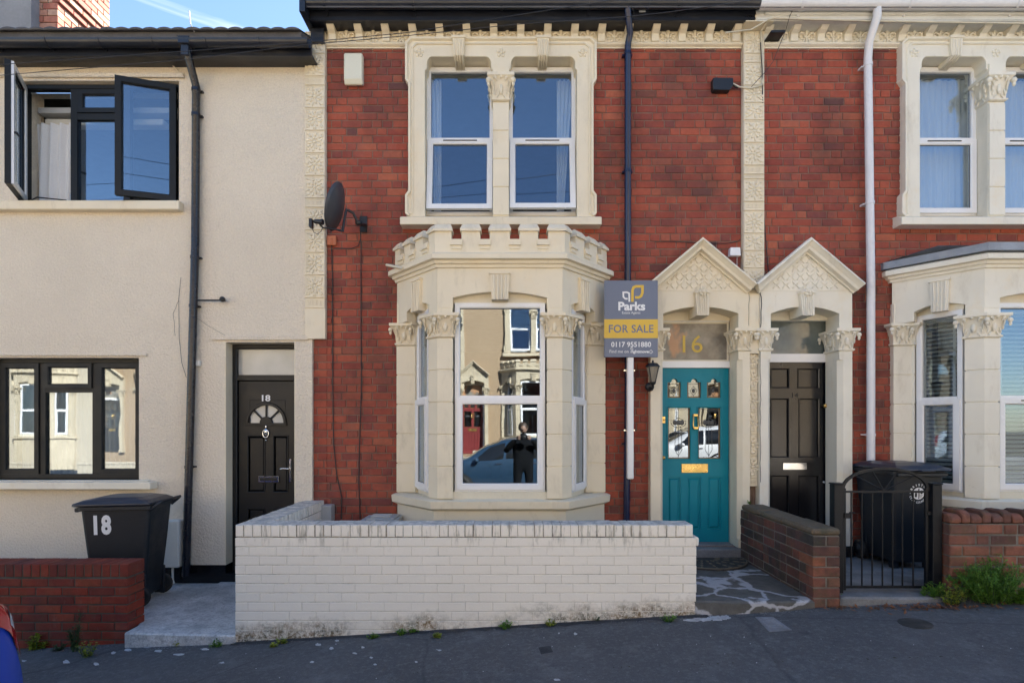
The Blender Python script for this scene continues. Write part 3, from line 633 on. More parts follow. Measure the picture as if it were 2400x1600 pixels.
# ---------------------------------------------------------------- canted bay window
def xform(p, q):
    """local x runs from p to q in plan, local -y looks outwards (right-hand side seen from above when walking p -> q)"""
    p, q = Vector(p), Vector(q); d = (q-p).normalized(); a = math.atan2(d.y, d.x)
    return Matrix.Translation((p.x, p.y, 0)) @ Matrix.Rotation(a, 4, 'Z'), (q-p).length
def bay(house, xc, mat, battlement=True, tag='16', tz=0):
    def L(pts): return [(xc+x, y) for x, y in pts]
    root = part(loft(loft(MB(), L([(-1.13, .04), (-1.13, -.07), (-.66, -.585), (.66, -.585), (1.13, -.07), (1.13, .04)]), [(-.35, 0), (.79, 0)]),
                L([(-1.13, .04), (-1.13, -.07), (-.66, -.585), (.66, -.585), (1.13, -.07), (1.13, .04)]), [(.76, .0), (.79, .055), (.862, .062), (.87, .04), (.882, -.035), (.882, -.2)]), 'bay_window', mat, house)
    # piers: four piers with capitals, grooved in blocks
    fl = L([(-.469, -.60), (-.622, -.60), (-.727, -.488), (-.60, -.40), (-.469, -.44)])
    fr = [(2*xc-x, y) for x, y in fl][::-1]
    ol = L([(-1.144, .03), (-1.144, -.055), (-.95, -.06), (-.935, -.085), (-.86, -.03), (-.86, .03)])
    orr = [(2*xc-x, y) for x, y in ol][::-1]
    for poly, faces, front in ((fl, (0, 1), True), (fr, (3-0, 2), True), (ol, (1,), False), (orr, (len(orr)-3,), False)):
        zt, zb = (2.725, 2.49) if front else (2.725, 2.49)
        pm = part(shaft(MB(), poly, .882, zb, .318), 'pier', mat, root)
        n = len(poly)
        if front: fc = [k for k in range(n) if min(poly[k][1], poly[(k+1)%n][1]) < -.59 or (abs(poly[k][1]-poly[(k+1)%n][1]) > .1 and min(poly[k][1], poly[(k+1)%n][1]) < -.55 and max(poly[k][1], poly[(k+1)%n][1]) < -.45)]
        else: fc = [k for k in range(n) if poly[k][1] < -.05 and poly[(k+1)%n][1] < -.05 and abs(poly[k][0]-poly[(k+1)%n][0]) > .1]
        part(capital(poly, zb, zt, fc), 'capital', mat, root)
        part(loft(MB(), poly, [(zt, -.004), (2.95, -.004)]), 'pier_block', mat, root)
    # entablature: front face with an arched opening, flanks the same, roof slab behind
    P = [(-1.144, -.03), (-.622, -.60), (.622, -.60), (1.144, -.03)]; zt = 3.22
    for i in range(3):
        T, ln = xform((xc+P[i][0], P[i][1]), (xc+P[i+1][0], P[i+1][1]))
        a, b = (.153, ln-.153) if i == 1 else ((.20, ln-.13) if i == 0 else (.13, ln-.20))
        zs, zc = (2.885, 2.945) if i == 1 else (2.83, 2.885)
        ap = arch_pts(a, b, zs, zc)
        mb = MB(); mb.M = T; mb.prism([(0.001, zs-.10), (a, zs-.10)] + ap + [(b, zs-.10), (ln-.001, zs-.10), (ln-.001, zt), (0.001, zt)], 'y', 0, .11)
        en = part(mb, 'entablature', mat, root)
        k = MB(); k.M = T; w = .165 if i == 1 else .14; c = (a+b)/2
        keystone(k, c, zc-.085, zt-.085, w, 0, .045, 4, 0, .09); part(k, 'keystone', mat, root)
    slab = MB(); loft(slab, L([(-1.1, .04), (-.59, -.55), (.59, -.55), (1.1, .04)]), [(3.0, 0), (3.22, 0)]); part(slab, 'bay_ceiling', mat, root)
    path = [(xc-1.150, .02, 3.21), (xc-1.150, -.028, 3.21), (xc-.625, -.605, 3.21), (xc+.625, -.605, 3.21), (xc+1.150, -.028, 3.21), (xc+1.150, .02, 3.21)]
    prof = [(0, -.03), (-.012, -.03), (-.02, 0), (-.04, .004), (-.05, .03), (-.085, .04), (-.085, .085), (-.07, .10), (0, .115)]
    prof = [(-a, b) for a, b in prof]
    s1 = MB().sweep([(-q, h) for q, h in prof], path, (0, 0, 1)); 
    part(s1, 'cornice', mat, root)
    if battlement:
        mb = MB(); Pp = [(-1.17, -.01), (-.645, -.62), (.645, -.62), (1.17, -.01)]; bt = MB()
        for i in range(3):
            T, ln = xform((xc+Pp[i][0], Pp[i][1]), (xc+Pp[i+1][0], Pp[i+1][1])); mb.M = T
            mb.box(0, ln, 0, .09, 3.325, 3.425)
            if i == 1: ms = [(0, .165), (.265, .45), (.545, .745), (.84, 1.025), (1.125, 1.29)]
            else: ms = [(.0, .09), (.19, .35), (.45, .60), (.69, .80)] if i == 2 else [(0, .10), (.20, .33), (.43, .58), (.69, .80)]
            for (a, b) in ms:
                a, b = max(0, a), min(ln, b)
                bt = MB(); bt.M = T; bt.box(a, b, .001, .088, 3.425, 3.535); bt.box(a-.012, b+.012, -.022, .11, 3.535, 3.560); bt.add([(a-.012, -.022, 3.56), (b+.012, -.022, 3.56), (b+.012, .11, 3.56), (a-.012, .11, 3.56), (a+.01, .02, 3.615), (b-.01, .02, 3.615), (b-.01, .09, 3.615), (a+.01, .09, 3.615)], [(0,1,2,3),(4,5,6,7),(0,1,5,4),(1,2,6,5),(2,3,7,6),(3,0,4,7)])
                part(bt, 'merlon', mat, root)
            for (a, b) in zip([m[1] for m in ms[:-1]], [m[0] for m in ms[1:]]):
                bt = MB(); bt.M = T; bt.box(a-.01, b+.01, -.018, .10, 3.425, 3.455); bt.box(a+.0, b-.0, -.012, -.001, 3.36, 3.425); bt.box(a-.008, b+.008, -.03, -.001, 3.395, 3.425); part(bt, 'crenel', mat, root)
        part(mb, 'parapet', mat, root)
    else:
        mb = MB(); loft(mb, L([(-1.20, .04), (-1.20, -.03), (-.655, -.66), (.655, -.66), (1.20, -.03), (1.20, .04)]), [(3.325, .045), (3.40, .05), (3.405, .03), (3.50, -.35)]); part(mb, 'lead_flashing', M['lead'], root)
    # windows
    T, ln = xform((xc-.469, -.52), (xc+.469, -.52))
    sash_window(root_house(house, root), .015, ln-.015, .95, 2.845, 1.87, .03, T, vent=not battlement)
    cs = MB(); cs.M = T; cs.box(.0, ln, -.05, .10, .878, .95); part(cs, 'timber_sill', M['timber'], root); cs = MB(); cs.M = T; cs.box(.0, ln, .0, .05, 2.845, 2.96); part(cs, 'head_fillet', M['timber'], root)
    for sgn in (-1, 1):
        p, q = (-.925, -.085), (-.735, -.475)
        if sgn < 0: T, ln = xform((xc+p[0], p[1]), (xc+q[0], q[1]))
        else: T, ln = xform((xc-q[0], q[1]), (xc-p[0], p[1]))
        sash_window(root_house(house, root), .005, ln-.005, .93, 2.80, 1.87, .06, T, vent=False)
        cs = MB(); cs.M = T; cs.box(0, ln, .02, .1, .878, .93); part(cs, 'timber_sill', M['timber'], root); cs = MB(); cs.M = T; cs.box(0, ln, .02, .08, 2.80, 2.94); part(cs, 'head_fillet', M['timber'], root)
    return root
def root_house(h, r): return h

# ---------------------------------------------------------------- upper double window with its moulded surround
def upper_window(house, xc, mat, open_sash=True, tag=''):
    y = -.06
    O = [(-1.011, 3.90), (-1.046, 3.93), (-1.046, 4.13), (-1.011, 4.175), (-1.011, 5.34), (-1.046, 5.39), (-1.046, 5.79), (-.985, 5.85)]
    half = []
    def op(xa, xb):     # shouldered head
        r = .09; pts = [(xa, 3.90), (xa, 5.50), (xa+.02, 5.52)]
        pts += [(xa+.02+.06*(1-math.cos(t)) , 5.57+.08*math.sin(t)) for t in [i*math.pi/2/5 for i in range(6)]]
        q = [(xb-(p[0]-xa), p[1]) for p in pts][::-1]; return pts+q
    left = [(xc+x, z) for x, z in O]; right = [(2*xc-x, z) for x, z in left][::-1]
    inner = op(xc-.832, xc-.089), op(xc+.089, xc+.832)
    outline = left + right + [p for p in inner[1][::-1]] + [p for p in inner[0][::-1]]
    mb = MB().prism(outline, 'y', y, .22); root = part(mb, 'window_surround', mat, house, bevel=.004)
    path = [(x, y, z) for x, z in left+right]
    hd = MB(); inner_path = [(xc-.962, y, 3.93), (xc-.962, y, 5.74), (xc-.92, y, 5.78), (xc+.92, y, 5.78), (xc+.962, y, 5.74), (xc+.962, y, 3.93)]
    hd.sweep([(0, 0), (0, .014), (.012, .014), (.020, .006), (.026, 0)], inner_path, (0, -1, 0)); hd.sweep([(-.001, -.001), (-.001, .026), (-.022, .026), (-.03, .01), (-.034, -.001)], path, (0, -1, 0))
    part(hd, 'moulding', mat, root)
    for sx in (-1, 1):
        k = MB(); c = xc+sx*.46; k.add([(c-.055, y-.034, 5.645), (c+.055, y-.034, 5.645), (c+.055, .0, 5.645), (c-.055, .0, 5.645), (c-.068, y-.04, 5.845), (c+.068, y-.04, 5.845), (c+.068, .0, 5.845), (c-.068, .0, 5.845)], [(0,3,2,1),(4,5,6,7),(0,1,5,4),(1,2,6,5),(2,3,7,6),(3,0,4,7)])
        k.prism([(y-.034, 5.66), (y-.034, 5.644), (y+.03, 5.615), (.10, 5.605), (.10, 5.66)], 'x', c-.052, c+.052); k.box(c-.075, c+.075, y-.048, .0, 5.825, 5.852)
        for i in range(4): u = (-.75+.5*i)*.052; k.tube([(c+u*1.2, y-.040, 5.81), (c+u, y-.036, 5.65), (c+u, y-.03, 5.636), (c+u, y+.03, 5.612), (c+u, .09, 5.600)], .0085, 6)
        part(k, 'keystone', mat, root)
    for dx in (-.895, 0, .895):
        r = MB(); r.ell((xc+dx, y, 5.69), .022, .016, .022)
        for i in range(5): a = i*2*math.pi/5+.3; r.ell((xc+dx+.035*math.cos(a), y, 5.69+.035*math.sin(a)), .019, .012, .019, nu=6, nv=4)
        part(r, 'rosette', mat, root)
    sl = MB(); sl.prism([(-.14, 3.785), (-.14, 3.865), (-.06, 3.90), (.15, 3.93), (.15, 3.785)], 'x', xc-1.09, xc+1.09); part(sl, 'sill', mat, root, bevel=.004)
    poly = [(xc-.085, -.075), (xc+.085, -.075), (xc+.085, .12), (xc-.085, .12)]
    part(shaft(MB(), poly, 3.91, 5.14, .30), 'mullion', mat, root); part(capital(poly, 5.155, 5.435, (0, 1, 3), e=.05), 'capital', mat, root)
    part(MB().box(xc-.088, xc+.088, -.078, -.062, 5.435, 5.56), 'mullion_block', mat, root)
    for i, (a, b) in enumerate(((-.832, -.089), (.089, .832))):
        sash_window(house, xc+a-.01, xc+b+.01, 3.97, 5.635, 4.80, .15, tilt=R(7 if i == 0 else 8) if open_sash else 0)
        part(MB().box(xc+a-.01, xc+b+.01, .08, .17, 3.915, 3.97), 'timber_sill', M['timber'], root)
    return root

# ---------------------------------------------------------------- doorcase with a pediment
def doorcase(house, x0, x1, a0, a1, mat, zbase, apex=None):
    """x0..x1 pilaster outer edges, a0..a1 the opening"""
    y = -.10; cx = (x0+x1)/2; ap = arch_pts(a0, a1, 2.83, 2.905)
    zp = 3.085; zr = 3.62; hw = .56; cxp = cx if apex is None else apex
    out = [(x0, 2.66), (a0, 2.66)] + ap + [(a1, 2.66), (x1, 2.66), (x1, zp), (cxp+hw-.06, zp+.03), (cxp, zr-.075), (cxp-hw+.06, zp+.03), (x0, zp)]
    root = part(MB().prism(out, 'y', y, .16), 'doorcase', mat, house, bevel=.003)
    rake = MB(); prof = [(0, 0), (0, .12), (-.02, .13), (-.035, .11), (-.06, .085), (-.085, .075), (-.095, .03), (-.11, .025), (-.11, 0)]
    rake.sweep([(q, h) for q, h in prof], [(cxp-hw-.02, y, zp+.045), (cxp, y, zr), (cxp+hw+.02, y, zp+.045)], (0, -1, 0))
    part(rake, 'pediment_moulding', mat, root)
    part(MB().box(a0-.02, a1+.02, .13, .155, 2.80, 2.96), 'door_header', mat, root)
    # tympanum relief: rows of crossed leaves
    tmb = MB(); slope = (zr-.12-(zp+.01))/(hw-.06)
    for row in range(4):
        z = zp+.058+row*.092; n = 7-row*2 if row < 3 else 1
        for i in range(-4, 5):
            x = cxp + (i+(.5 if row % 2 else 0))*.105
            if abs(x-cxp) > .475-(z+.02-zp)*1.16: continue
            for q in (-1, 1):
                for v in (-1, 1):
                    a = math.atan2(v*.036, q*.030); X = Vector((math.cos(a), 0, math.sin(a))); Z = Vector((-X.z, 0, X.x))
                    tmb.ell((x+q*.024, y, z+v*.022), .030, .011, .011, X, (0,1,0), Z, 6, 4)
            tmb.ell((x, y, z), .010, .011, .010, nu=6, nv=4)
    tmb.box(cxp-hw+.10, cxp+hw-.10, y-.006, y, zp-.006, zp+.006)
    part(tmb, 'tympanum_relief', mat, root)
    k = MB(); keystone(k, (a0+a1)/2, 2.80, 3.06, .13, y, .07, 5, 0, .1, 1.15); part(k, 'keystone', mat, root)
    r = MB(); c = (a0+a1)/2; r.ell((c, y-.075, 3.055), .024, .02, .024)
    for i in range(6): a = i*math.pi/3; r.ell((c+.034*math.cos(a), y-.065, 3.055+.034*math.sin(a)), .022, .018, .022, nu=6, nv=4)
    part(r, 'carved_flower', mat, root)
    for (a, b, side) in ((x0, a0, -1), (a1, x1, 1)):
        poly = [(a, y), (b, y), (b, .16), (a, .16)]
        if side > 0: shp = [(a, y+.045), (a+.045, y), (b, y), (b, .16), (a, .16)]
        else: shp = [(a, y), (b-.03, y), (b, y+.03), (b, .16), (a, .16)]
        loft_b = loft(MB(), shp, [(zbase+.10, 0), (2.33, 0)]); loft(loft_b, poly, [(zbase, .0), (zbase+.08, .0), (zbase+.10, -.004)]); loft(loft_b, poly, [(2.33, -.002), (2.36, 0), (2.425, 0)])
        part(loft_b, 'pilaster', mat, root)
        j = MB()
        part(capital(poly, 2.425, 2.665, (0, 1, 3), e=.045), 'capital', mat, root)
    return root
# ================================================================ the setting
def sheet(name, x0, x1, y0, y1, dz, mat, nx=80, th=.4, tilt=0.0, f=ground_z):
    mb = MB(); vs = []; fs = []
    for i in range(nx+1):
        x = x0+(x1-x0)*i/nx
        for (y, q) in ((y0, tilt), (y1, 0)): vs.append((x, y, f(x)+dz-q)); 
        for (y, q) in ((y0, tilt), (y1, 0)): vs.append((x, y, f(x)+dz-q-th))
    for i in range(nx):
        a = i*4; b = a+4; fs += [(a, b, b+1, a+1), (a, a+2, b+2, b), (a+1, b+1, b+3, a+3)]
    fs += [(0, 1, 3, 2), (nx*4, nx*4+2, nx*4+3, nx*4+1)]
    mb.add(vs, fs); return part(mb, name, mat, kind='structure')
g = MB().add([(-300, -300, -1.2), (300, -300, -1.2), (300, 300, -1.2), (-300, 300, -1.2), (-300, -300, -1.6), (300, -300, -1.6), (300, 300, -1.6), (-300, 300, -1.6)], [(0,1,2,3),(4,5,6,7),(0,1,5,4),(1,2,6,5),(2,3,7,6),(3,0,4,7)])
part(g, 'ground', M['earth'], kind='structure')
sheet('pavement', -40, 40, -3.15, -1.0, 0, M['asphalt'], tilt=.03)
sheet('road', -40, 40, -10.15, -3.27, -.15, M['road'])
sheet('far_pavement', -40, 40, -12.9, -10.3, 0, M['road'])
def kerb_row(y0, y1):
    k = None
    root = thing('kerb', 'row of long grey kerb stones', 'kerb', (0, (y0+y1)/2, 0)); del root['label']; del root['category']; root['kind'] = 'structure'
    for i in range(-22, 22):
        x = i*.91; z = ground_z(x+.455); mb = MB().box(x+.004, x+.906, y0, y1, z-.35, z+.002)
        if k is None: me = mesh_of(mb, 'kerb_stone', M['kerb'], .008, Vector((x+.455, (y0+y1)/2, z))); k = 1
        inst(me, 'kerb_stone', root, (x+.455, (y0+y1)/2, z), (0, -math.atan(.06) if abs(x) < 9 else 0, 0))
kerb_row(-3.268, -3.152)
sheet('forecourt', -8.5, -3.02, -1.26, .1, 0, M['path_pale'], 4, .5, 0, lambda x: -.12)
sheet('front_yard', -2.1, 1.35, -1.40, .1, 0, M['concrete'], 4, .5, 0, lambda x: .06)
# paths: left one of pale concrete, right one with smeared mortar, each ending in a riser on the pavement
fp = MB(); fp.prism([(-3.22, -1.50), (-2.27, -1.56), (-2.27, .1), (-3.22, .1)], 'z', -.6, -.105); part(fp, 'garden_path', M['path_pale'], kind='structure', bevel=.012)
fp = MB(); fp.prism([(1.50, -1.55), (1.9, -1.575), (2.3, -1.56), (2.50, -1.54), (2.48, .2), (1.50, .2)], 'z', -.4, .175); part(fp, 'garden_path', M['path'], kind='structure', bevel=.014)
fp = MB().box(2.69, 4.9, -1.28, .1, -.4, .185); part(fp, 'yard', M['concrete'], kind='structure')
fp = MB(); fp.prism([(2.70, -1.55), (3.5, -1.57), (3.62, -1.5), (3.62, -1.26), (2.70, -1.26)], 'z', -.3, .205); part(fp, 'gate_step', M['concrete'], kind='structure', bevel=.015)
fp = MB().box(4.9, 9, -1.5, .1, -.4, .24); part(fp, 'yard', M['concrete'], kind='structure')
fp = MB().box(-2.76, -2.28, -.42, .14, -.2, -.005); part(fp, 'doorstep', M['concrete'], kind='structure', bevel=.01)
fp = MB().box(1.60, 2.52, -.12, .17, .0, .275); fp.box(1.64, 2.46, .02, .22, .27, .297); part(fp, 'doorstep', M['concrete'], kind='structure', bevel=.008)
fp = MB().box(2.8, 3.6, -.1, .2, .0, .33); part(fp, 'doorstep', M['concrete'], kind='structure', bevel=.008)

# ================================================================ houses
def shell(house, x0, x1, wallmat, holes, eave, yf=.008, base=-.4, back=7.5, rmat=None, ridge=None):
    part(MB().holed(x0, x1, base, eave, yf, .30, holes), 'wall', wallmat, house)
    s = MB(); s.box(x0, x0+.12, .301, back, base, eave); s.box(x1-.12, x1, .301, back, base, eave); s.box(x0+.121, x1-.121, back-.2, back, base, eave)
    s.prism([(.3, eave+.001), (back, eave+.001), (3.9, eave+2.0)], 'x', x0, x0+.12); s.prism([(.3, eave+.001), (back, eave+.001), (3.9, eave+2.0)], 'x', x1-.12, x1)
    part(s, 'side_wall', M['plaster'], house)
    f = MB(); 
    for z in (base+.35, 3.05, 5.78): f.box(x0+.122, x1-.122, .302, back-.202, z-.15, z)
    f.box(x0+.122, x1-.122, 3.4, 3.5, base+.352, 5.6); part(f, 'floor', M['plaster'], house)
    rz = eave+2.25
    r = MB().prism([(-.30, eave+.10), (3.9, rz), (back+.3, eave+.10), (back+.3, eave), (3.9, rz-.12), (-.30, eave)], 'x', x0, x1); return part(r, 'roof', rmat or M['tile'], house)

XC = -.121
def eaves(house, x0, x1, zf0, zf1, fmat, gmat, yg=-.20, gz=6.02, gr=.055, brackets=.62, off=.2, soffit=True):
    fa = MB().box(x0, x1, yg, yg+.03, zf0, zf1); fa.box(x0, x1, yg-.006, yg-.001, zf0+.01, zf0+.03); fa.box(x0, x1, yg+.031, .05, zf0+.012, zf0+.03); part(fa, 'fascia', fmat, house)
    g = MB(); n = 10; yc = yg-.072; out = [(yc+gr*math.cos(a), gz+gr+gr*math.sin(a)) for a in [math.pi+i*math.pi/n for i in range(n+1)]]
    inn = [(yc+(gr-.004)*math.cos(a), gz+gr+(gr-.004)*math.sin(a)) for a in [math.pi+i*math.pi/n for i in range(n+1)]][::-1]
    g.prism(out+inn, 'x', x0, x1); gu = part(g, 'gutter', gmat, house)
    b = None; x = x0+off
    while x < x1:
        if b is None:
            k = MB(); o2 = [(yc+(gr+.006)*math.cos(a), gz+gr+(gr+.006)*math.sin(a)) for a in [math.pi+i*math.pi/n for i in range(n+1)]]; k.prism(o2+inn, 'x', x-.012, x+.012)
            k.box(x-.012, x+.012, yg-.012, yg, zf0+.04, gz+gr); b = part(k, 'gutter_bracket', gmat, gu); L0 = b.location.copy(); xx = x
        else: o = inst(b.data, 'gutter_bracket', gu, (0,0,0)); o.location = L0 + Vector((x-xx, 0, 0))
        x += brackets
    return gu
def drainpipe(house, path, r, mat, clips, square=False, y=-.09, wall=0):
    mb = MB().tube(path, r, 12)
    for z in (clips[0],): pass
    p = part(mb, 'drainpipe', mat, house)
    for z in clips:
        # find x on the path at height z
        for a, b in zip(path, path[1:]):
            if (a[2]-z)*(b[2]-z) <= 0 and a[2] != b[2]:
                t = (z-a[2])/(b[2]-a[2]); x = a[0]+(b[0]-a[0])*t; yy = a[1]+(b[1]-a[1])*t
                k = MB().lathe([(r+.006, 0), (r+.006, .03)], (x, yy, z), (0,0,1), 12); k.box(x-.055, x+.055, yy+r*.6, wall, z+.006, z+.024); part(k, 'pipe_clip', mat, p); break
    return p

# ---- house 18, rendered
H18 = thing('rendered_house', 'cream rendered end house with black framed windows and black door', 'house', (-5.2, 0, -.1))
h18 = [(-5.43, -3.66, 4.06, 5.40), (-5.75, -4.10, 1.02, 2.36), (-3.155, -2.382, -.005, 2.53)]
YR = -.035
mb = MB().holed(-8.6, -2.272, .085, 5.56, YR, .30, h18); mb.holed(-2.272, -2.195, .085, 2.57, YR, .30, []); part(mb, 'wall', M['render'], H18)
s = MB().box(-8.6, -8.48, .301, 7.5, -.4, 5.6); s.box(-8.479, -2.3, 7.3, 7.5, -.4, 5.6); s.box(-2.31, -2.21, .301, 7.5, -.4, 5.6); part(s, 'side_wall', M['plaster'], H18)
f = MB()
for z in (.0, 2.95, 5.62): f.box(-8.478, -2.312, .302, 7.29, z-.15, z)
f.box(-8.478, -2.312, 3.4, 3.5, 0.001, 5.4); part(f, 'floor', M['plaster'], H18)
mb = MB().holed(-8.6, -2.195, -.4, .083, YR+.012, .3, [(-3.155, -2.382, -.01, .2)]); part(mb, 'plinth', M['old_black'], H18)
mb = MB().box(-5.64, -3.60, YR-.030, YR, 5.43, 5.475); mb.add([(-3.62, YR-.001, 5.43), (-3.60, YR-.03, 5.43), (-3.60, YR, 5.43), (-3.73, YR-.028, 5.56), (-3.71, YR-.028, 5.56), (-3.71, YR, 5.56)], [(0,1,4,3),(1,2,5,4),(0,2,1),(3,4,5)]); part(mb, 'window_head', M['render'], H18, bevel=.008)
mb = MB().box(-5.75, -4.00, YR-.018, YR, 2.375, 2.41); part(mb, 'window_head', M['render'], H18, bevel=.008)
mb = MB().box(-3.30, -2.235, YR-.022, YR, 2.55, 2.60); part(mb, 'door_head', M['render'], H18, bevel=.008)
mb = MB().box(-5.80, -3.61, -.12, .05, 3.955, 4.055); part(mb, 'sill', M['cream'], H18, bevel=.008)
mb = MB().box(-6.0, -3.90, -.15, .08, .925, 1.005); mb.box(-6.0, -3.96, -.10, .08, 1.005, 1.02); part(mb, 'sill', M['white_paint'], H18, bevel=.014)
# reveal of the door: painted lighter cheeks
mb = MB().box(-3.157, -3.145, YR-.001, .15, .085, 2.53); mb.box(-2.392, -2.382, YR-.001, .15, .085, 2.53); part(mb, 'door_reveal', M['cream'], H18)
# upper window: three lights, outer two open
def light(parent, x0, x1, z0, z1, y, T=None, name='sash', fm='upvc_dark', w=.058, inner=False, d=.05):
    s = MB(); s.M = T; ring(s, x0, x1, z0, z1, w, y, d, 0); 
    if inner: ring(s, x0+.006, x1-.006, z0+.006, z1-.006, w-.006, y+.022, .0215, 1)
    sh = part(s, name, [M[fm], M['upvc']], parent)
    part(pane_mb(x0+w-.006, x1-w+.006, z0+w-.006, z1-w+.006, y-.02, T), 'pane', M['glass'], parent)
    g_ = MB(); g_.M = T; ring(g_, x0+w, x1-w, z0+w, z1-w, .008, y-.014, .012); part(g_, 'glazing_bead', M['black'], parent); return sh
Y = .06; mb = MB(); ring(mb, -5.43, -3.66, 4.06, 5.39, .05, Y+.02, .065); 
for x in (-4.86, -4.275): mb.box(x-.035, x+.035, Y-.04, Y+.019, 4.11, 5.34)
mb.box(-4.825, -4.31, Y-.038, Y+.018, 5.005, 5.075)
W = part(mb, 'window', M['upvc_dark'], H18)
part(MB().box(-5.38, -4.905, Y-.012, Y+.0, 5.31, 5.32), 'gear_strip', M['chrome'], W)
for za_, zb_ in ((4.11, 4.2), (5.24, 5.30), (4.62, 4.68)): part(MB().box(-4.905, -4.893, Y-.03, Y+.01, za_, zb_), 'lock_keep', M['chrome'], W)
light(W, -4.815, -4.32, 5.08, 5.335, Y-.005, d=.045)
part(pane_mb(-4.822, -4.312, 4.11, 5.0, Y-.01), 'pane', M['glass'], W)
hinge = (-5.40, Y-.04); T = Matrix.Translation((hinge[0], hinge[1], 0)) @ Matrix.Rotation(-R(60), 4, 'Z')
light(W, 0, .53, 4.09, 5.36, 0, T, inner=True)
k = MB(); k.M = T; k.box(.50, .52, .0, .035, 4.62, 4.64); k.box(.44, .52, .035, .05, 4.62, 4.64); part(k, 'handle', M['black'], W, bevel=.003)
hinge = (-3.715, Y-.04); T = Matrix.Translation((hinge[0], hinge[1], 0)) @ Matrix.Rotation(R(17), 4, 'Z')
light(W, -.575, 0, 4.085, 5.365, 0, T, w=.066)
part(MB().tube([(-4.25, Y-.03, 4.115), (-4.0, Y-.10, 4.11), (-3.8, Y-.04, 4.115)], .008, 6), 'stay', M['black'], W); part(MB().tube([(-5.35, Y-.03, 4.11), (-5.2, Y-.12, 4.11), (-4.95, Y-.03, 4.115)], .007, 6), 'stay', M['black'], W)
# lower window
Y = .10; mb = MB(); ring(mb, -5.74, -4.10, 1.02, 2.355, .05, Y+.02, .065)
for x in (-5.245, -4.65): mb.box(x-.035, x+.035, Y-.04, Y+.019, 1.07, 2.305)
mb.box(-5.21, -4.685, Y-.038, Y+.018, 1.985, 2.045); mb.box(-5.73, -4.11, Y-.06, Y-.046, 1.03, 1.075)
W = part(mb, 'window', M['upvc_dark'], H18)
light(W, -5.70, -5.275, 1.075, 2.31, Y-.005); light(W, -4.625, -4.145, 1.075, 2.31, Y-.005); light(W, -5.215, -4.685, 2.03, 2.31, Y-.005, w=.05)
part(pane_mb(-5.215, -4.68, 1.06, 1.99, Y-.01), 'pane', M['glass'], W)
# front door of 18
Y = .15; mb = MB(); ring(mb, -3.145, -2.392, -.2, 2.525, .048, Y+.03, .075); mb.box(-3.097, -2.44, Y-.035, Y+.029, 2.125, 2.185)
D = part(mb, 'front_door', M['door_black'], H18)
part(pane_mb(-3.10, -2.44, 2.18, 2.48, Y), 'fanlight', M['opal'], D)
hs = [(-2.99, -2.79, .86, 1.50), (-2.70, -2.53, .86, 1.50), (-2.99, -2.79, .22, .68), (-2.70, -2.53, .22, .68), (-2.96, -2.56, 1.64, 1.90)]
mb = MB(); mb.holed(-3.085, -2.45, .01, 2.115, Y-.02, Y+.02, hs); 
for (a, b, c, e) in hs[:4]: ring(mb, a-.004, b+.004, c-.004, e+.004, .018, Y-.015, .014); mb.cbox(a+.02, b-.02, Y-.008, Y+.01, c+.02, e-.02, .008)
cx, cz = -2.775, 1.645
mb.prism([(-2.96, 1.64), (-2.96, 1.90), (-2.56, 1.90), (-2.56, 1.64)] + [(cx-(.205)*math.cos(a), cz+.205*math.sin(a)) for a in [math.pi-i*math.pi/14 for i in range(15)]], 'y', Y-.0195, Y+.02)
mb.sweep([(0, 0), (0, .020), (.028, .020), (.034, 0)], [(cx-.20*math.cos(a), Y-.02, cz+.20*math.sin(a)) for a in [i*math.pi/16 for i in range(17)]], (0, -1, 0)); mb.box(cx-.235, cx+.235, Y-.04, Y-.0195, cz-.030, cz)
for a in (45, 90, 135): u = Vector((math.cos(R(a)), 0, math.sin(R(a)))); mb.sweep([(-.011, 0), (.011, 0), (.008, .014), (-.008, .014)], [Vector((cx, Y-.016, cz))+u*.06, Vector((cx, Y-.016, cz))+u*.2], (0, -1, 0))
mb.prism(disc(cx, cz, .07, 0, 180, 12), 'y', Y-.038, Y)
part(mb, 'door_leaf', M['door_black'], D, bevel=.002)
part(MB().prism(disc(cx, cz, .2, 0, 180, 16), 'y', Y-.006, Y), 'sunburst_pane', M['opal'], D)
mb = MB(); text_mb(mb, '18', cx, 1.925, .095, .072, Y-.021, .006, .02); part(mb, 'house_number', M['white'], D)
mb = MB(); c = (cx, Y-.035, 1.535)
mb.tube([(c[0]+.033*math.cos(a), c[1], c[2]-.01+.045*math.sin(a)) for a in [i*math.pi/8 for i in range(17)]], .007, 8); mb.ell((cx, Y-.03, 1.545), .022, .02, .04); mb.ell((cx, Y-.03, 1.60), .010, .01, .03); mb.ell((cx, Y-.03, 1.45), .010, .01, .010); part(mb, 'knocker', M['chrome'], D)
mb = MB().box(-2.865, -2.632, Y-.028, Y-.019, .975, 1.045); part(mb, 'letter_plate', M['chrome'], D, bevel=.003)
part(MB().box(-2.845, -2.652, Y-.032, Y-.0285, .995, 1.025), 'letter_flap', M['upvc_dark'], D)
mb = MB().box(-2.515, -2.490, Y-.032, Y-.02, .98, 1.24); mb.tube([(-2.502, Y-.03, 1.13), (-2.502, Y-.07, 1.13), (-2.56, Y-.075, 1.135), (-2.60, Y-.07, 1.13)], .009, 8); part(mb, 'door_handle', M['chrome'], D, bevel=.002)
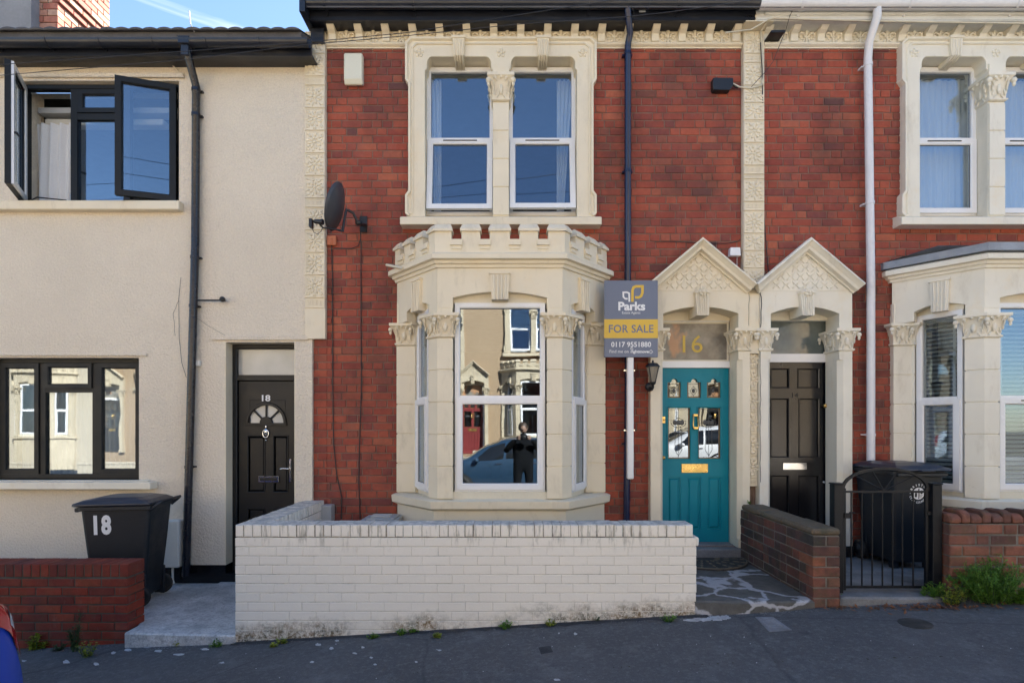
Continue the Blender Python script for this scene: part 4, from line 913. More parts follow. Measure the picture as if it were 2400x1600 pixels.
# roof edge of 18
mb = MB(); mb.prism([(-.36, 5.70), (3.9, 7.75), (7.8, 5.70), (7.8, 5.6), (3.9, 7.62), (-.36, 5.62)], 'x', -8.6, -2.19); RF = part(mb, 'roof', M['tile'], H18)
tl = MB(); nt_ = 8; prof = [(.0735*(-1+2*i/nt_), .020*math.sin(math.pi*i/nt_)**.7) for i in range(nt_+1)]
sl = math.atan2(2.05, 4.26)
vs = []; fs = []
for j in range(2):
    for (u, v) in prof: vs.append((u, j*.9*math.cos(sl), j*.9*math.sin(sl)+v)); vs.append((u, j*.9*math.cos(sl), j*.9*math.sin(sl)-.012))
for i in range(nt_): a = 2*i; b = a+2; c = a+2*(nt_+1); d = c+2; fs += [(a, b, d, c), (a, b, b+1, a+1), (a+1, b+1, d+1, c+1)]
tl.add(vs, fs, 0, True); tme = mesh_of(tl, 'roof_tile', M['tile'])
for i in range(43): inst(tme, 'roof_tile', RF, (-2.27-i*.147, -.40, 5.705), None, (1, 1, rnd.uniform(.9, 1.15)))
G18 = eaves(H18, -8.6, -2.13, 5.535, 5.71, M['gutter'], M['gutter'], -.24, 5.575, .06, .555, .11+.3)
drainpipe(H18, [(px(437, -.31), -.31, 5.60), (px(440, -.31), -.31, 5.50), (-3.44, -.09, 5.30), (-3.45, -.09, 3.6), (-3.50, -.09, 1.8), (-3.55, -.09, -.02)], .040, M['pipe_black'], [5.25, 4.98, 3.43, 2.9, 1.15], wall=-.03)
mb = MB().box(px(424, -.31), px(450, -.31), -.37, -.25, 5.58, 5.66); mb.box(px(428, -.31), px(446, -.31), -.35, -.27, 5.47, 5.585); part(mb, 'gutter_outlet', M['gutter'], H18, bevel=.006)
# chimney stack of 18
CH = thing('chimney', 'brick chimney stack with oversailing top beside a grey rendered stack on the left roof', 'chimney', (-6.1, 1.0, 6.4))
YC = .92; dC = YC - CY
x_a, x_b = px(75, YC), px(135, YC); part(MB().box(x_a-.3, x_b-.012, YC+.012, YC+.78, 6.2, 8.2), 'chimney_core', M['mortar_light'], CH)
rc = coursed(x_a-.02, x_b, 6.5, 8.1, [], .0855, .215, .103); lay(CH, rc, YC, .10, M['chim_brick'], jit=.004)
rs = []; z = 6.5; i = 0
while z < 8.1:
    x = (0 if i % 2 == 0 else -.11)
    while x < .76: rs.append((max(0, x), min(x+.213, .78), z, z+.0755)); x += .225
    z += .0855; i += 1
for (a, b, c, e) in rs:
    out = .0 if c < 6.95 else min(.085, .03*int((c-6.90)/.0855))
    me = brick_mesh(round((b-a)/.005)*.005, e-c, .10, M['chim_brick'], .003); inst(me, 'brick', CH, (x_b-.05+out, YC+(a+b)/2+.0, (c+e)/2), (0, 0, math.pi/2 + rnd.gauss(0, .006)))
part(MB().box(px(-120, .8), px(73, .8), .8, 1.9, 6.2, 8.2), 'rendered_stack', M['grey_render'], CH)

# ---- house 16 and its mirror neighbour 14
def brick_house(name, label, x0, x1, xc, openings, mat, ped, seed):
    h = thing(name, label, 'house', ((x0+x1)/2, 0, 0))
    ho = [(xc-.86, xc+.86, 3.93, 5.70), (xc-.98, xc+.98, .9, 2.95), openings]
    shell(h, x0, x1, M['mortar'], ho, 6.0, back=7.5)
    return h
H16 = brick_house('brick_house', 'red brick terraced house with castellated bay window and teal front door', -2.2, 2.655, XC, (1.60, 2.50, .28, 2.96), 'cream', None, 1)
# holes for bricks: just inside the edge of the trim that covers them
def trim_holes(xc, d0, d1, cxp):
    hs = [(xc-1.0, xc+1.0, 3.80, 5.84), (xc-1.11, xc+1.11, -.1, 3.30), (d0+.01, d1-.01, -.1, 3.09)]
    for i in range(8): z = 3.05+i*.065; hw = .54*(1-(z+.05-3.09)/.52); hs.append((cxp-hw, cxp+hw, z, z+.065)) if hw > 0 else None
    return hs
th16 = trim_holes(XC, 1.507, 2.585, 2.05)
rc = coursed(-2.045, 2.53, 2.57-.0835*31+.0, 5.80, th16 + [], zoff=0); rc += coursed(-2.195, -2.047, -.0185, 2.56, [])
rc = [r for r in rc]; lay(H16, rc, 0, .045, M['red_brick'])
BAY16 = bay(H16, XC, M['cream'], True); UW16 = upper_window(H16, XC, M['cream'], True)
DC16 = doorcase(H16, 1.507, 2.585, 1.645, 2.462, M['cream'], .285, 2.035)
frieze(H16, -2.045, 2.53, M['cream'], -1.97)
carved_strip(H16, -2.270, -2.047, 2.90, 5.93, -.06, M['cream'], (.247, .247, .10, .247, .247, .247))
part(MB().box(-2.270, -2.047, -.055, .07, 2.565, 2.90), 'pilaster_foot', M['cream'], H16)
carved_strip(H16, 2.535, 2.765, 3.05, 5.98, -.06, M['cream'], (.05, .247, .10, .247, .19, .19, .247, .247, .10))
part(MB().box(2.50, 2.80, -.20, .05, 5.93, 6.0), 'pilaster_cap', M['cream'], H16)
carved_strip(H16, 2.588, 2.690, .95, 2.40, -.055, M['cream'], (.16, .24, .24, .24, .24, .24, .16), 'carved_block')
part(MB().box(2.588, 2.690, -.09, .05, 2.40, 3.05), 'pilaster', M['cream'], H16)
eaves(H16, -2.19, 2.60, 5.94, 6.12, M['gutter'], M['gutter'], -.20, 6.01, .058, .93, .22)
mb = MB().box(-2.22, -2.16, -.34, .3, 5.93, 6.16); mb.box(-2.19, -2.05, -.1, .1, 5.78, 5.93); part(mb, 'verge_end', M['gutter'], H16)
drainpipe(H16, [(px(1472, -.27), -.27, 6.10), (px(1471, -.27), -.27, 6.0), (1.28, -.12, 5.86), (1.265, -.07, 5.76), (1.265, -.07, 2.0), (1.245, -.07, .0)], .036, M['pipe_blue'], [5.66, 4.38, 2.9, 1.4])
# teal front door
Y = .17; mb = MB(); mb.box(1.640, 1.698, Y-.03, .24, .29, 2.79); mb.box(2.462, 2.50, Y-.03, .24, .29, 2.79); mb.box(1.699, 2.461, Y-.035, .24, 2.268, 2.342); mb.box(1.699, 2.461, Y-.02, .24, 2.79, 2.85); D = part(mb, 'front_door', M['upvc'], H16)
tb = MB(); ring(tb, 1.70, 2.461, 2.342, 2.79, .022, Y+.01, .02); part(tb, 'fanlight_frame', M['timber'], D)
part(MB().box(1.715, 2.448, Y-.002, Y+.006, 2.345, 2.80), 'fanlight', M['fanlight'], D)
mb = MB(); text_mb(mb, '16', px(1623, Y), pz(806, Y), .225, .195, Y-.003, .002, .0); part(mb, 'house_number', M['gold'], D)
gl = [(1.766, 1.916, 1.93, 2.148), (1.989, 2.144, 1.93, 2.148), (2.212, 2.367, 1.93, 2.148), (1.766, 2.023, 1.236, 1.818), (2.110, 2.367, 1.236, 1.818)]
lp = [(1.766, 1.910, .44, 1.032), (1.989, 2.139, .44, 1.032), (2.217, 2.367, .44, 1.032)]
mb = MB().holed(1.702, 2.459, .292, 2.264, Y-.012, Y+.03, gl+lp)
for (a, b, c, e) in lp: mb.sweep([(0, -.011), (0, .0), (.022, -.008), (.022, -.011)], [(a, Y-.0125, c), (a, Y-.0125, e), (b, Y-.0125, e), (b, Y-.0125, c)], (0, -1, 0), True) if False else None; mb.box(a, b, Y+.002, Y+.02, c, e); mb.cbox(a+.018, b-.018, Y-.012, Y+.01, c+.018, e-.018, .014)
for (a, b, c, e) in gl[:3]:
    m_ = (a+b)/2; r_ = .036; zb = e-.042
    mb.prism([(a, zb), (a, e), (m_, e), (m_, e-.004)] + [(m_+r_*math.cos(t), zb+.004+r_*math.sin(t)) for t in [math.pi/2+i*math.pi/2/6 for i in range(7)]], 'y', Y-.0118, Y+.03)
    mb.prism([(b, zb), (b, e), (m_, e), (m_, e-.004)] + [(m_-r_*math.cos(t), zb+.004+r_*math.sin(t)) for t in [math.pi/2+i*math.pi/2/6 for i in range(7)]], 'y', Y-.0117, Y+.03)
    mb.sweep([(0, 0), (0, .006), (.008, .006), (.010, 0)], [(a-.002, Y-.012, zb), (m_-r_, Y-.012, zb)] + [(m_-r_*math.cos(t), Y-.012, zb+.004+r_*math.sin(t)) for t in [i*math.pi/8 for i in range(9)]] + [(m_+r_, Y-.012, zb), (b+.002, Y-.012, zb)], (0, -1, 0))
for (a, b, c, e) in gl[3:]: ring(mb, a-.010, b+.010, c-.010, e+.010, .014, Y-.012, .008)
DL = part(mb, 'door_leaf', M['teal'], D)
for i, (a, b, c, e) in enumerate(gl):
    part(pane_mb(a, b, c, e, Y+.012), 'leaded_pane', M['glass_lead'], D)
    l = MB(); m_ = (a+b)/2; yy = Y+.008; big = i > 2
    am = MB()
    am.box(a, a+.016, yy+.001, yy+.003, c, e-(0 if big else .045)); am.box(b-.016, b, yy+.001, yy+.003, c, e-(0 if big else .045)); am.box(a+.0165, b-.0165, yy+.001, yy+.003, c, c+.016); part(am, 'amber_border', M['amber'], D)
    stroke(l, [(a+.016, c), (a+.016, e)], .004, yy); stroke(l, [(b-.016, c), (b-.016, e)], .004, yy); stroke(l, [(a, c+.016), (b, c+.016)], .004, yy); stroke(l, [(a, e-.02 if big else e-.06), (b, e-.02 if big else e-.06)], .004, yy)
    if big:
        stroke(l, [(m_, c), (m_, e)], .003, yy); zc = 1.66
        el = [(m_+.085*math.cos(t), zc+.055*math.sin(t)-.01) for t in [math.pi*1.0+i_*math.pi/10 for i_ in range(11)]]; stroke(l, el, .006, yy); stroke(l, [(m_-.085, zc), (m_, zc+.045), (m_+.085, zc)], .004, yy)
        for q in (-1, 1): stroke(l, [(m_+q*.02, zc-.05), (m_+q*.035, zc-.11), (m_+q*.04, 1.34), (m_+q*.0, 1.27)], .004, yy); stroke(l, [(m_+q*.035, zc-.11), (m_+q*.11, zc-.11)], .003, yy)
        for q in (-1, 0, 1): l.ell((m_+q*.04, yy, zc-.012), .026, .003, .030, nu=8, nv=4)
    else: stroke(l, [(m_-.04, 2.01), (m_, 2.06), (m_+.04, 2.01), (m_, 1.955)], .004, yy, closed=True); l.ell((m_, yy, 2.01), .018, .003, .026, nu=8, nv=4)
    part(l, 'lead_came', M['leadline'], D)
mb = MB().box(1.921, 2.222, Y-.020, Y-.012, 1.081, 1.183); part(mb, 'letter_plate', M['brass'], D, bevel=.003); part(MB().box(1.948, 2.195, Y-.024, Y-.0205, 1.10, 1.164), 'letter_flap', M['brass'], D, bevel=.002)
mb = MB(); xk = px(1628, Y); mb.tube([(xk-.024, Y-.035, 1.73), (xk-.028, Y-.04, 1.60), (xk-.018, Y-.045, 1.585), (xk+.018, Y-.045, 1.585), (xk+.028, Y-.04, 1.60), (xk+.024, Y-.035, 1.73)], .008, 8); mb.box(xk-.026, xk+.026, Y-.04, Y-.012, 1.72, 1.745); mb.box(xk-.024, xk+.024, Y-.052, Y-.012, 1.575, 1.60); part(mb, 'knocker', M['brass'], D, bevel=.003)
mb = MB().box(1.701, 1.735, Y-.025, Y-.012, pz(991, Y), pz(976, Y)); mb.ell((1.722, Y-.028, pz(984, Y)), .012, .01, .012); part(mb, 'door_lock', M['brass'], D); part(MB().ell((1.722, Y-.02, pz(1072, Y)), .018, .012, .022), 'door_lock', M['brass'], D)

# ---- house 14
H14 = brick_house('brick_house', 'red brick terraced house with paler trim, white drainpipe and black front door', 2.66, 8.2, XC+5.44, (2.78, 3.64, .3, 2.96), 'white_paint', None, 2)
th14 = trim_holes(XC+5.44, 2.70, 3.69, 3.19)
rc = coursed(2.77, 8.1, -.0185, 5.80, th14, xj=.02); lay(H14, rc, 0, .045, M['red_brick'])
XB = 4.179+1.144
BAY14 = bay(H14, XB, M['white_paint'], False); UW14 = upper_window(H14, XC+5.42, M['white_paint'], False)
DC14 = doorcase(H14, 2.694, 3.70, 2.815, 3.558, M['white_paint'], .30, 3.19)
part(MB().box(3.55, 3.71, -.106, .05, .18, .305), 'pilaster_plinth', M['black'], H14)
frieze(H14, 2.77, 8.1, M['white_paint'], 2.80)
mb = MB(); mb.sweep([(0, 0), (0, .02), (-.02, .022), (-.03, .012), (-.03, 0)], [(2.70, -.20, 6.02), (8.2, -.20, 6.02)], (0, -1, 0)); part(mb, 'fascia_moulding', M['fascia_white'], H14)
eaves(H14, 2.61, 8.2, 5.935, 6.09, M['fascia_white'], M['pipe_white'], -.201, 6.00, .060, 1.13, .44)
drainpipe(H14, [(px(2056, -.27), -.27, 6.05), (px(2056, -.27), -.27, 5.93), (px(2034, -.10), -.12, 5.76), (px(2034, -.09), -.09, 5.6), (px(2041, -.09), -.09, 3.2), (px(2041, -.09), -.09, .3)], .041, M['pipe_white'], [5.52, 4.02, 1.50])
# black front door of 14
Y = .20; mb = MB(); mb.box(2.80, 2.868, Y-.03, .26, .3, 2.80); mb.box(3.585, 3.64, Y-.03, .26, .3, 2.80); mb.box(2.869, 3.584, Y-.035, .26, 2.335, 2.430); mb.box(2.869, 3.584, Y-.02, .26, 2.80, 2.87); D = part(mb, 'front_door', M['upvc'], H14)
part(MB().box(2.869, 3.584, Y, Y+.008, 2.430, 2.80), 'fanlight', M['dark_obscure'], D)
def q(x): return px(x, Y)
hs = [(q(1806), q(1848), pz(909, Y), pz(864, Y)), (q(1869), q(1918), pz(909, Y), pz(864, Y)), (q(1806), q(1847), pz(1071, Y), pz(934, Y)), (q(1872), q(1918), pz(1071, Y), pz(934, Y)), (q(1806), q(1847), .5, pz(1114, Y)), (q(1872), q(1918), .5, pz(1114, Y))]
mb = MB().holed(2.87, 3.583, .33, 2.333, Y-.012, Y+.03, hs)
for (a, b, c, e) in hs: mb.box(a, b, Y+.004, Y+.02, c, e); ring(mb, a-.006, b+.006, c-.006, e+.006, .016, Y-.010, .012)
part(mb, 'door_leaf', M['old_black'], D, bevel=.002)
part(MB().box(q(1833), q(1889), Y-.022, Y-.012, pz(1100, Y), pz(1084, Y)), 'letter_plate', M['chrome'], D, bevel=.003)
mb = MB().lathe([(.010, 0), (.012, .02), (.024, .03), (.022, .05), (.0, .055)], (q(1929), Y-.012, pz(951, Y)), (0, -1, 0), 12); part(mb, 'door_knob', M['brass'], D)
mb = MB().lathe([(.012, 0), (.014, .01), (.0, .012)], (q(1929), Y-.012, pz(1129, Y)), (0, -1, 0), 12); part(mb, 'keyhole', M['chrome'], D)
mb = MB(); text_mb(mb, '14', q(1862), pz(926, Y), .07, .055, Y-.012, .003); part(mb, 'house_number', M['upvc_dark'], D)

# cracks in the paint between the doorcases and on the render
def crack(parent, pts, w=.005, y=-.1015, n_=5):
    P = []
    for (a, b) in zip(pts, pts[1:]):
        for i in range(n_): t_ = i/n_; P.append((a[0]+(b[0]-a[0])*t_+rnd.uniform(-.006, .006), a[1]+(b[1]-a[1])*t_))
    P.append(pts[-1]); k = MB().sweep([(-w/2, 0), (w/2, 0), (w/2, .0012), (-w/2, .0012)], [(p[0], y, p[1]) for p in P], (0, -1, 0)); part(k, 'crack', M['hole'], parent)
crack(H14, [(2.700, 3.085), (2.708, 2.9), (2.700, 2.68)], .009)
crack(H14, [(2.698, 2.42), (2.704, 2.0), (2.698, 1.5), (2.701, 1.0)], .005)
crack(H16, [(2.575, 3.06), (2.572, 2.70)], .003)
crack(H18, [(-3.66, 3.0), (-3.72, 2.85), (-3.70, 2.6)], .0025, -.0363); crack(H18, [(-3.15, 2.60), (-3.35, 2.72), (-3.55, 2.85)], .0025, -.0363)
# ================================================================ the rest of the street: copies of the houses
fb = {}
def copy_tree(o, parent, skip, over):
    c = o.copy(); COL.objects.link(c)
    if parent: c.parent = parent
    WO[c] = WO.get(o, Vector((0,0,0)))
    st = o.name.split('.')[0]
    if st in over and c.data:
        for s_ in c.material_slots: s_.link = 'OBJECT'; s_.material = over[st]
    elif c.data and over is not fb and any(s_.material == M['cream'] for s_ in c.material_slots):
        for s_ in c.material_slots:
            if s_.material == M['cream']: s_.link = 'OBJECT'; s_.material = M['far_cream']
    for ch in o.children:
        if ch.name.split('.')[0] not in skip: copy_tree(ch, c, skip, over)
    return c
def far_brick():
    m, t, b = newmat('far_brick'); bt = N(t, 'TexBrick', i_Scale=1.0); t.links.new(pos(t, (1, 1, 1)), bt.inputs[0]); sp = N(t, 'SeparateXYZ'); t.links.new(pos(t), sp.inputs[0]); cb = N(t, 'CombineXYZ'); t.links.new(sp.outputs[0], cb.inputs[0]); t.links.new(sp.outputs[2], cb.inputs[1]); t.links.new(cb.outputs[0], bt.inputs[0])
    bt.inputs['Color1'].default_value = (.29, .045, .026, 1); bt.inputs['Color2'].default_value = (.2, .035, .024, 1); bt.inputs['Mortar'].default_value = (.12, .09, .07, 1); bt.inputs['Mortar Size'].default_value = .008; bt.inputs['Brick Width'].default_value = .225; bt.inputs['Row Height'].default_value = .0835
    t.links.new(bt.outputs[0], b.inputs['Base Color']); b.inputs['Roughness'].default_value = .85; return m
M['far_brick'] = far_brick(); fb['wall'] = M['far_brick']
SK = ('brick', 'brickwork', 'carved_block', 'fleur_de_lis', 'drainpipe')
def far_house(src, x, y, z, rot, over, label, group=None):
    c = copy_tree(src, None, SK, over); c.location = (x, y, z); c.rotation_euler = (0, 0, rot); c['label'] = label
    if group: c['group'] = group
    elif 'group' in c: del c['group']
    return c
YO = -14.6
buff = {'wall': M['buff']}; crm = {'wall': M['house_cream']}
# the opposite side of the street, seen in the panes
lx = WO[H16].x
cxs = [(.64, buff, 'buff rendered house seen across the street in the glass of the castellated bay'),
       (5.3, crm, 'cream house seen across the street in the glass of the teal door'), (9.95, buff, 'buff house far right across the street seen in the pale bay'),
       (14.6, crm, 'cream house farthest right across the street'), (-4.0, crm, 'cream house across the street seen in the left edge of the bay glass'),
       (-8.65, crm, 'cream house across the street to the left of the parked blue car'), (-13.3, buff, 'buff house seen across the street in the right light of the black ground floor window'),
       (-17.95, crm, 'cream house seen across the street in the middle of the black ground floor window'), (-22.6, crm, 'cream house seen across the street at the left of the black ground floor window')]
for cx, ov, lb in cxs:
    o = far_house(H16, cx - lx, YO, .35 + .03*cx*0, math.pi, ov, lb, 'houses across the street')
    for c_ in o.children:
        if c_.name.startswith('front_door'):
            for k_ in c_.children:
                if k_.name.startswith('door_leaf'):
                    for s_ in k_.material_slots: s_.link = 'OBJECT'; s_.material = M['red_door'] if abs(cx-.64) < .1 else M['door_black']
                if k_.name.startswith('house_number'): k_.hide_render = False; bpy.data.objects.remove(k_)
for i, x in enumerate((8.2+2.43, 8.2+2.43+4.86, 8.2+2.43+9.72)):  # house copies added out of view on the right to block the sun
    o = far_house(H16, x, 0, .2, 0, fb, ['brick terraced house next beyond the house with the white drainpipe', 'brick terraced house two beyond the white drainpipe', 'last brick terraced house of the row on the right'][i], 'further brick houses of the terrace')
    for c_ in [q_ for q_ in o.children if q_.name.startswith('front_door')]:
        for k_ in list(c_.children):
            if k_.name.startswith('house_number'): bpy.data.objects.remove(k_)
for i in range(8):
    x = -24.5+i*4.65; mb = MB().box(x, x+3.5, -13.0, -12.8, ground_z(x)-.4, ground_z(x)+.85); mb.box(x-.02, x+3.52, -13.02, -12.78, ground_z(x)+.85, ground_z(x)+.93)
    solo(mb, 'garden_wall', M['house_cream'], 'low pale garden wall across the street seen only in window reflections', 'wall', 'garden walls across the street', bevel=.01)

for i, x in enumerate((-11.2, -15.9)):
    o = far_house(H16, x-lx, 0, -.3, 0, crm, ['cream house next beyond the rendered house with black windows', 'cream house two beyond the rendered house with black windows'][i], 'further cream houses of the terrace')
    for c_ in [q_ for q_ in o.children if q_.name.startswith('front_door')]:
        for k_ in list(c_.children):
            if k_.name.startswith('house_number'): bpy.data.objects.remove(k_)
sheet('far_forecourt', -26, 18, -14.5, -12.9, .02, M['concrete'])
# ---------------------------------------------------------------- cars
ST = [ # x, low(hw,z), mid(hw,z), belt(hw,z), shoulder(hw,z), roof z
 (0.00, .62,.30, .72,.52, .70,.62, .55,.66, .67), (0.05, .74,.25, .82,.52, .79,.84, .62,.95, 1.00), (0.12, .78,.22, .85,.55, .83,1.00, .66,1.16, 1.20),
 (0.30, .80,.20, .87,.55, .84,.94, .62,1.34, 1.38), (0.60, .80,.18, .88,.55, .86,.95, .62,1.43, 1.48), (1.40, .80,.18, .88,.55, .86,.95, .63,1.46, 1.52), (2.10, .80,.18, .88,.55, .86,.94, .62,1.43, 1.49),
 (2.50, .80,.18, .88,.55, .86,.93, .62,1.30, 1.34), (3.02, .80,.18, .88,.55, .85,.92, .66,1.02, 1.05), (3.50, .80,.20, .87,.55, .83,.85, .60,.94, .97), (3.85, .76,.22, .84,.52, .78,.72, .55,.80, .82), (4.0, .62,.28, .70,.48, .66,.58, .50,.64, .66)]
def car_pt(x, t, side, out=0):
    for a, b in zip(ST, ST[1:]):
        if x <= b[0]+1e-6: u = (x-a[0])/(b[0]-a[0]); break
    u = u*u*(3-2*u)*.35 + u*.65
    g_ = [a[i]+(b[i]-a[i])*u for i in range(10)]
    P = [Vector((g_[1], g_[2])), Vector((g_[3], g_[4])), Vector((g_[5], g_[6])), Vector((g_[7], g_[8])), Vector((0, g_[9]))]
    s_ = t*4; i = min(3, int(s_)); f_ = s_-i; p0 = P[max(0, i-1)]; p1 = P[i]; p2 = P[i+1]; p3 = P[min(4, i+2)] if i < 3 else Vector((-P[3].x, P[3].y))
    q_ = .5*((2*p1)+(p2-p0)*f_+(2*p0-5*p1+4*p2-p3)*f_*f_+(3*p1-p0-3*p2+p3)*f_**3)
    return Vector((x, side*(q_.x+out), q_.y+out*.4))
def patch(mb, x0, x1, t0, t1, side, out, nx=8, nt_=5, m=0):
    vs = []; fs = []
    for i in range(nx+1):
        xa = x0[0]+(x1[0]-x0[0])*i/nx; xb = x0[1]+(x1[1]-x0[1])*i/nx
        for j in range(nt_+1):
            u = j/nt_; vs.append(car_pt(max(0, min(4, xa+(xb-xa)*u)), t0+(t1-t0)*u, side, out))
    for i in range(nx):
        for j in range(nt_): a = i*(nt_+1)+j; fs.append((a, a+1, a+nt_+2, a+nt_+1))
    mb.add(vs, fs, m, True)
def car(x, y, rot, paint, label, full=True):
    z = -.15 + ground_z(x+1.2 if x < -4 and x > -5 else x)
    t = thing('parked_car', label, 'car', (x, y, z)); T = Matrix.Translation((x, y, z)) @ Matrix.Rotation(rot, 4, 'Z') @ Matrix.Translation((-2.0, 0, 0))
    mb = MB(); mb.M = T; nx, ntt = 64, 20; vs = []; fs = []
    for i in range(nx+1):
        for j in range(2*ntt+1):
            t_ = j/ntt; sd_ = 1 if j <= ntt else -1; vs.append(car_pt(4*i/nx, t_ if j <= ntt else 2-t_, sd_))
    K = 2*ntt+1
    for i in range(nx):
        for j in range(K-1): a = i*K+j; fs.append((a, a+1, a+K+1, a+K))
        fs.append((i*K, (i+1)*K, (i+1)*K+K-1, i*K+K-1))
    fs += [tuple(range(K)), tuple(range(nx*K, nx*K+K))]; mb.add(vs, fs, 0, True); part(mb, 'body', paint, t)
    for side in (-1, 1):
        for (xa, xb) in (((.42, .62), (1.12, 1.12)), ((1.20, 1.20), (2.05, 2.0)), ((2.12, 2.06), (2.88, 2.46))):
            w = MB(); w.M = T; patch(w, xa, xb, .53, .715, side, .006); part(w, 'side_window', M['car_glass'], t)
        for xw in (.72, 3.20):
            w = MB(); w.M = T; w.lathe([(.37, 0), (.37, .03)], (xw, side*.865, .30), (0, side, 0), 24); ar = part(w, 'wheel_arch', M['rubber'], t)
            w = MB(); w.M = T; w.lathe([(.30, -.18), (.315, -.02), (.31, .03), (.21, .035), (.21, 0)], (xw, side*.88, .30), (0, side, 0), 24); wh = part(w, 'wheel', M['rubber'], t)
            w = MB(); w.M = T; w.lathe([(.20, .0), (.195, .03), (.06, .02), (.05, .04)], (xw, side*.885, .30), (0, side, 0), 20); part(w, 'rim', M['chrome'], wh)
        for xh in (1.30, 2.15):
            w = MB(); w.M = T; p = car_pt(xh, .47, side, .02); w.tube([p, p+Vector((.16, 0, 0))], .012, 8); part(w, 'door_handle', M['chrome'], t)
        w = MB(); w.M = T; p = car_pt(2.75, .52, side, .10); w.ell(p, .07, .10, .06); part(w, 'wing_mirror', paint, t)
        w = MB(); w.M = T; patch(w, (.07, .085), (.34, .26), .47, .70, side, .010, 10, 8); tl_ = part(w, 'tail_light', M['light_red'], t)
        w = MB(); w.M = T; patch(w, (.09, .09), (.20, .18), .56, .61, side, .015, 5, 3); part(w, 'clear_lens', M['light_clear'], tl_)
        w = MB(); w.M = T; patch(w, (3.62, 3.55), (3.95, 3.90), .33, .46, side, .008); part(w, 'headlight', M['light_clear'], t)
        w = MB(); w.M = T; patch(w, (.0, .0), (4.0, 4.0), .02, .09, side, .004, 30, 2); part(w, 'sill_trim', M['rubber'], t)
    w = MB(); w.M = T
    for sd_ in (-1, 1): patch(w, (.135, .25), (.27, .33), .55, .97, sd_, .006, 4, 6)
    part(w, 'rear_window', M['car_glass'], t)
    w = MB(); w.M = T
    for sd_ in (-1, 1): patch(w, (2.22, 2.22), (2.95, 2.95), .76, 1.0, sd_, .006, 6, 5)
    part(w, 'windscreen', M['car_glass'], t)
    return t
car(-4.30, -4.20, math.pi, M['car_blue'], 'bright blue car with red tail light at the bottom left corner')
car(-.10, -9.15, math.pi, M['car_teal'], 'steel blue car parked across the street seen in the bay window glass')
car(5.3, -9.15, math.pi, M['car_white'], 'white car parked across the street seen in the teal door panes')
car(-17.5, -9.15, 0, M['car_white'], 'white car far left across the street')

# ---------------------------------------------------------------- the photographer
def person(x, y, gz):
    t = thing('person', 'person in dark jacket raising a camera, seen as a reflection in the bay window', 'person', (x, y, gz))
    def skin(name, pts, edges, mat, lv=2):
        me = bpy.data.meshes.new(name); me.from_pydata([(p[0], p[1], p[2]) for p in pts], edges, []); o = bpy.data.objects.new(name, me); COL.objects.link(o); o.parent = t; me.materials.append(mat)
        o.modifiers.new('skin', 'SKIN'); 
        for i, p in enumerate(pts): me.skin_vertices[0].data[i].radius = p[3] if isinstance(p[3], tuple) else (p[3], p[3])
        me.skin_vertices[0].data[0].use_root = True; s_ = o.modifiers.new('sub', 'SUBSURF'); s_.levels = lv; s_.render_levels = lv
        dg = bpy.context.evaluated_depsgraph_get(); m2 = bpy.data.meshes.new_from_object(o.evaluated_get(dg)); o.modifiers.clear(); o.data = m2
        for p in m2.polygons: p.use_smooth = True
        return o
    P = [(0,0,.98,(.185,.13)), (0,0,1.18,(.18,.125)), (0,.0,1.36,(.205,.13)), (0,0,1.48,(.16,.10)), (0,.01,1.57,.072), (0,.015,1.66,.075)]
    E = [(0,1),(1,2),(2,3),(3,4),(4,5)]
    for s_ in (-1, 1):
        b = len(P); P += [(s_*.20,0,1.45,.085), (s_*.34,.08,1.25,.064), (s_*.15,.26,1.52,.042)]; E += [(2,b),(b,b+1),(b+1,b+2)]
        b = len(P); P += [(s_*.10,0,.90,.10), (s_*.11,.03,.52,.066), (s_*.12,-.01,.10,.045), (s_*.13,.12,.04,.04)]; E += [(0,b),(b,b+1),(b+1,b+2),(b+2,b+3)]
    skin('body', P, E, M['coat'])
    mb = MB(); c = Vector((x, y+.02, gz+1.76)); mb.ell(c, .078, .098, .118, nu=16, nv=12); mb.ell(c+Vector((0,.098,-.02)), .014, .022, .024); mb.ell(c+Vector((0,.088,-.062)), .026, .010, .008)
    for s_ in (-1, 1): mb.ell(c+Vector((s_*.080,0,-.01)), .012, .02, .032); mb.ell(c+Vector((s_*.03,.088,.012)), .012, .008, .008)
    part(mb, 'head', M['skin'], t)
    mb = MB(); mb.ell(c+Vector((0,-.014,.024)), .094, .104, .118, nu=16, nv=12); part(mb, 'hair', M['hair'], t)
    for s_ in (-1, 1):
        h = MB(); w = Vector((x+s_*.115, y+.29, gz+1.56)); h.ell(w, .022, .038, .045, nu=10, nv=6)
        for i in range(4):
            b = w+Vector((s_*.0, .025, .034-.022*i)); h.tube([b, b+Vector((-s_*.012, .03, .004)), b+Vector((-s_*.035, .035, .006)), b+Vector((-s_*.05, .02, .006))], [.0095, .009, .008, .006], 6)
        h.tube([w+Vector((0, 0, .03)), w+Vector((-s_*.02, -.005, .05)), w+Vector((-s_*.045, .0, .052))], [.012, .010, .008], 6); part(h, 'hand', M['skin'], t)
    return t
person(.24, -6.62, -.185).scale = (1.14, 1.1, 1.0)
cm_ = MB().box(.24-.085, .24+.085, -6.345, -6.275, 1.335, 1.43); cm_.lathe([(.04, 0), (.04, .05), (.035, .06)], (.24, -6.275, 1.38), (0, 1, 0), 16); solo(cm_, 'camera', M['black'], 'black camera held by the person reflected in the bay window', 'camera', bevel=.006)

# ================================================================ garden walls
def Trot(x, y, z, a): return Matrix.Translation((x, y, z)) @ Matrix.Rotation(a, 4, 'Z')
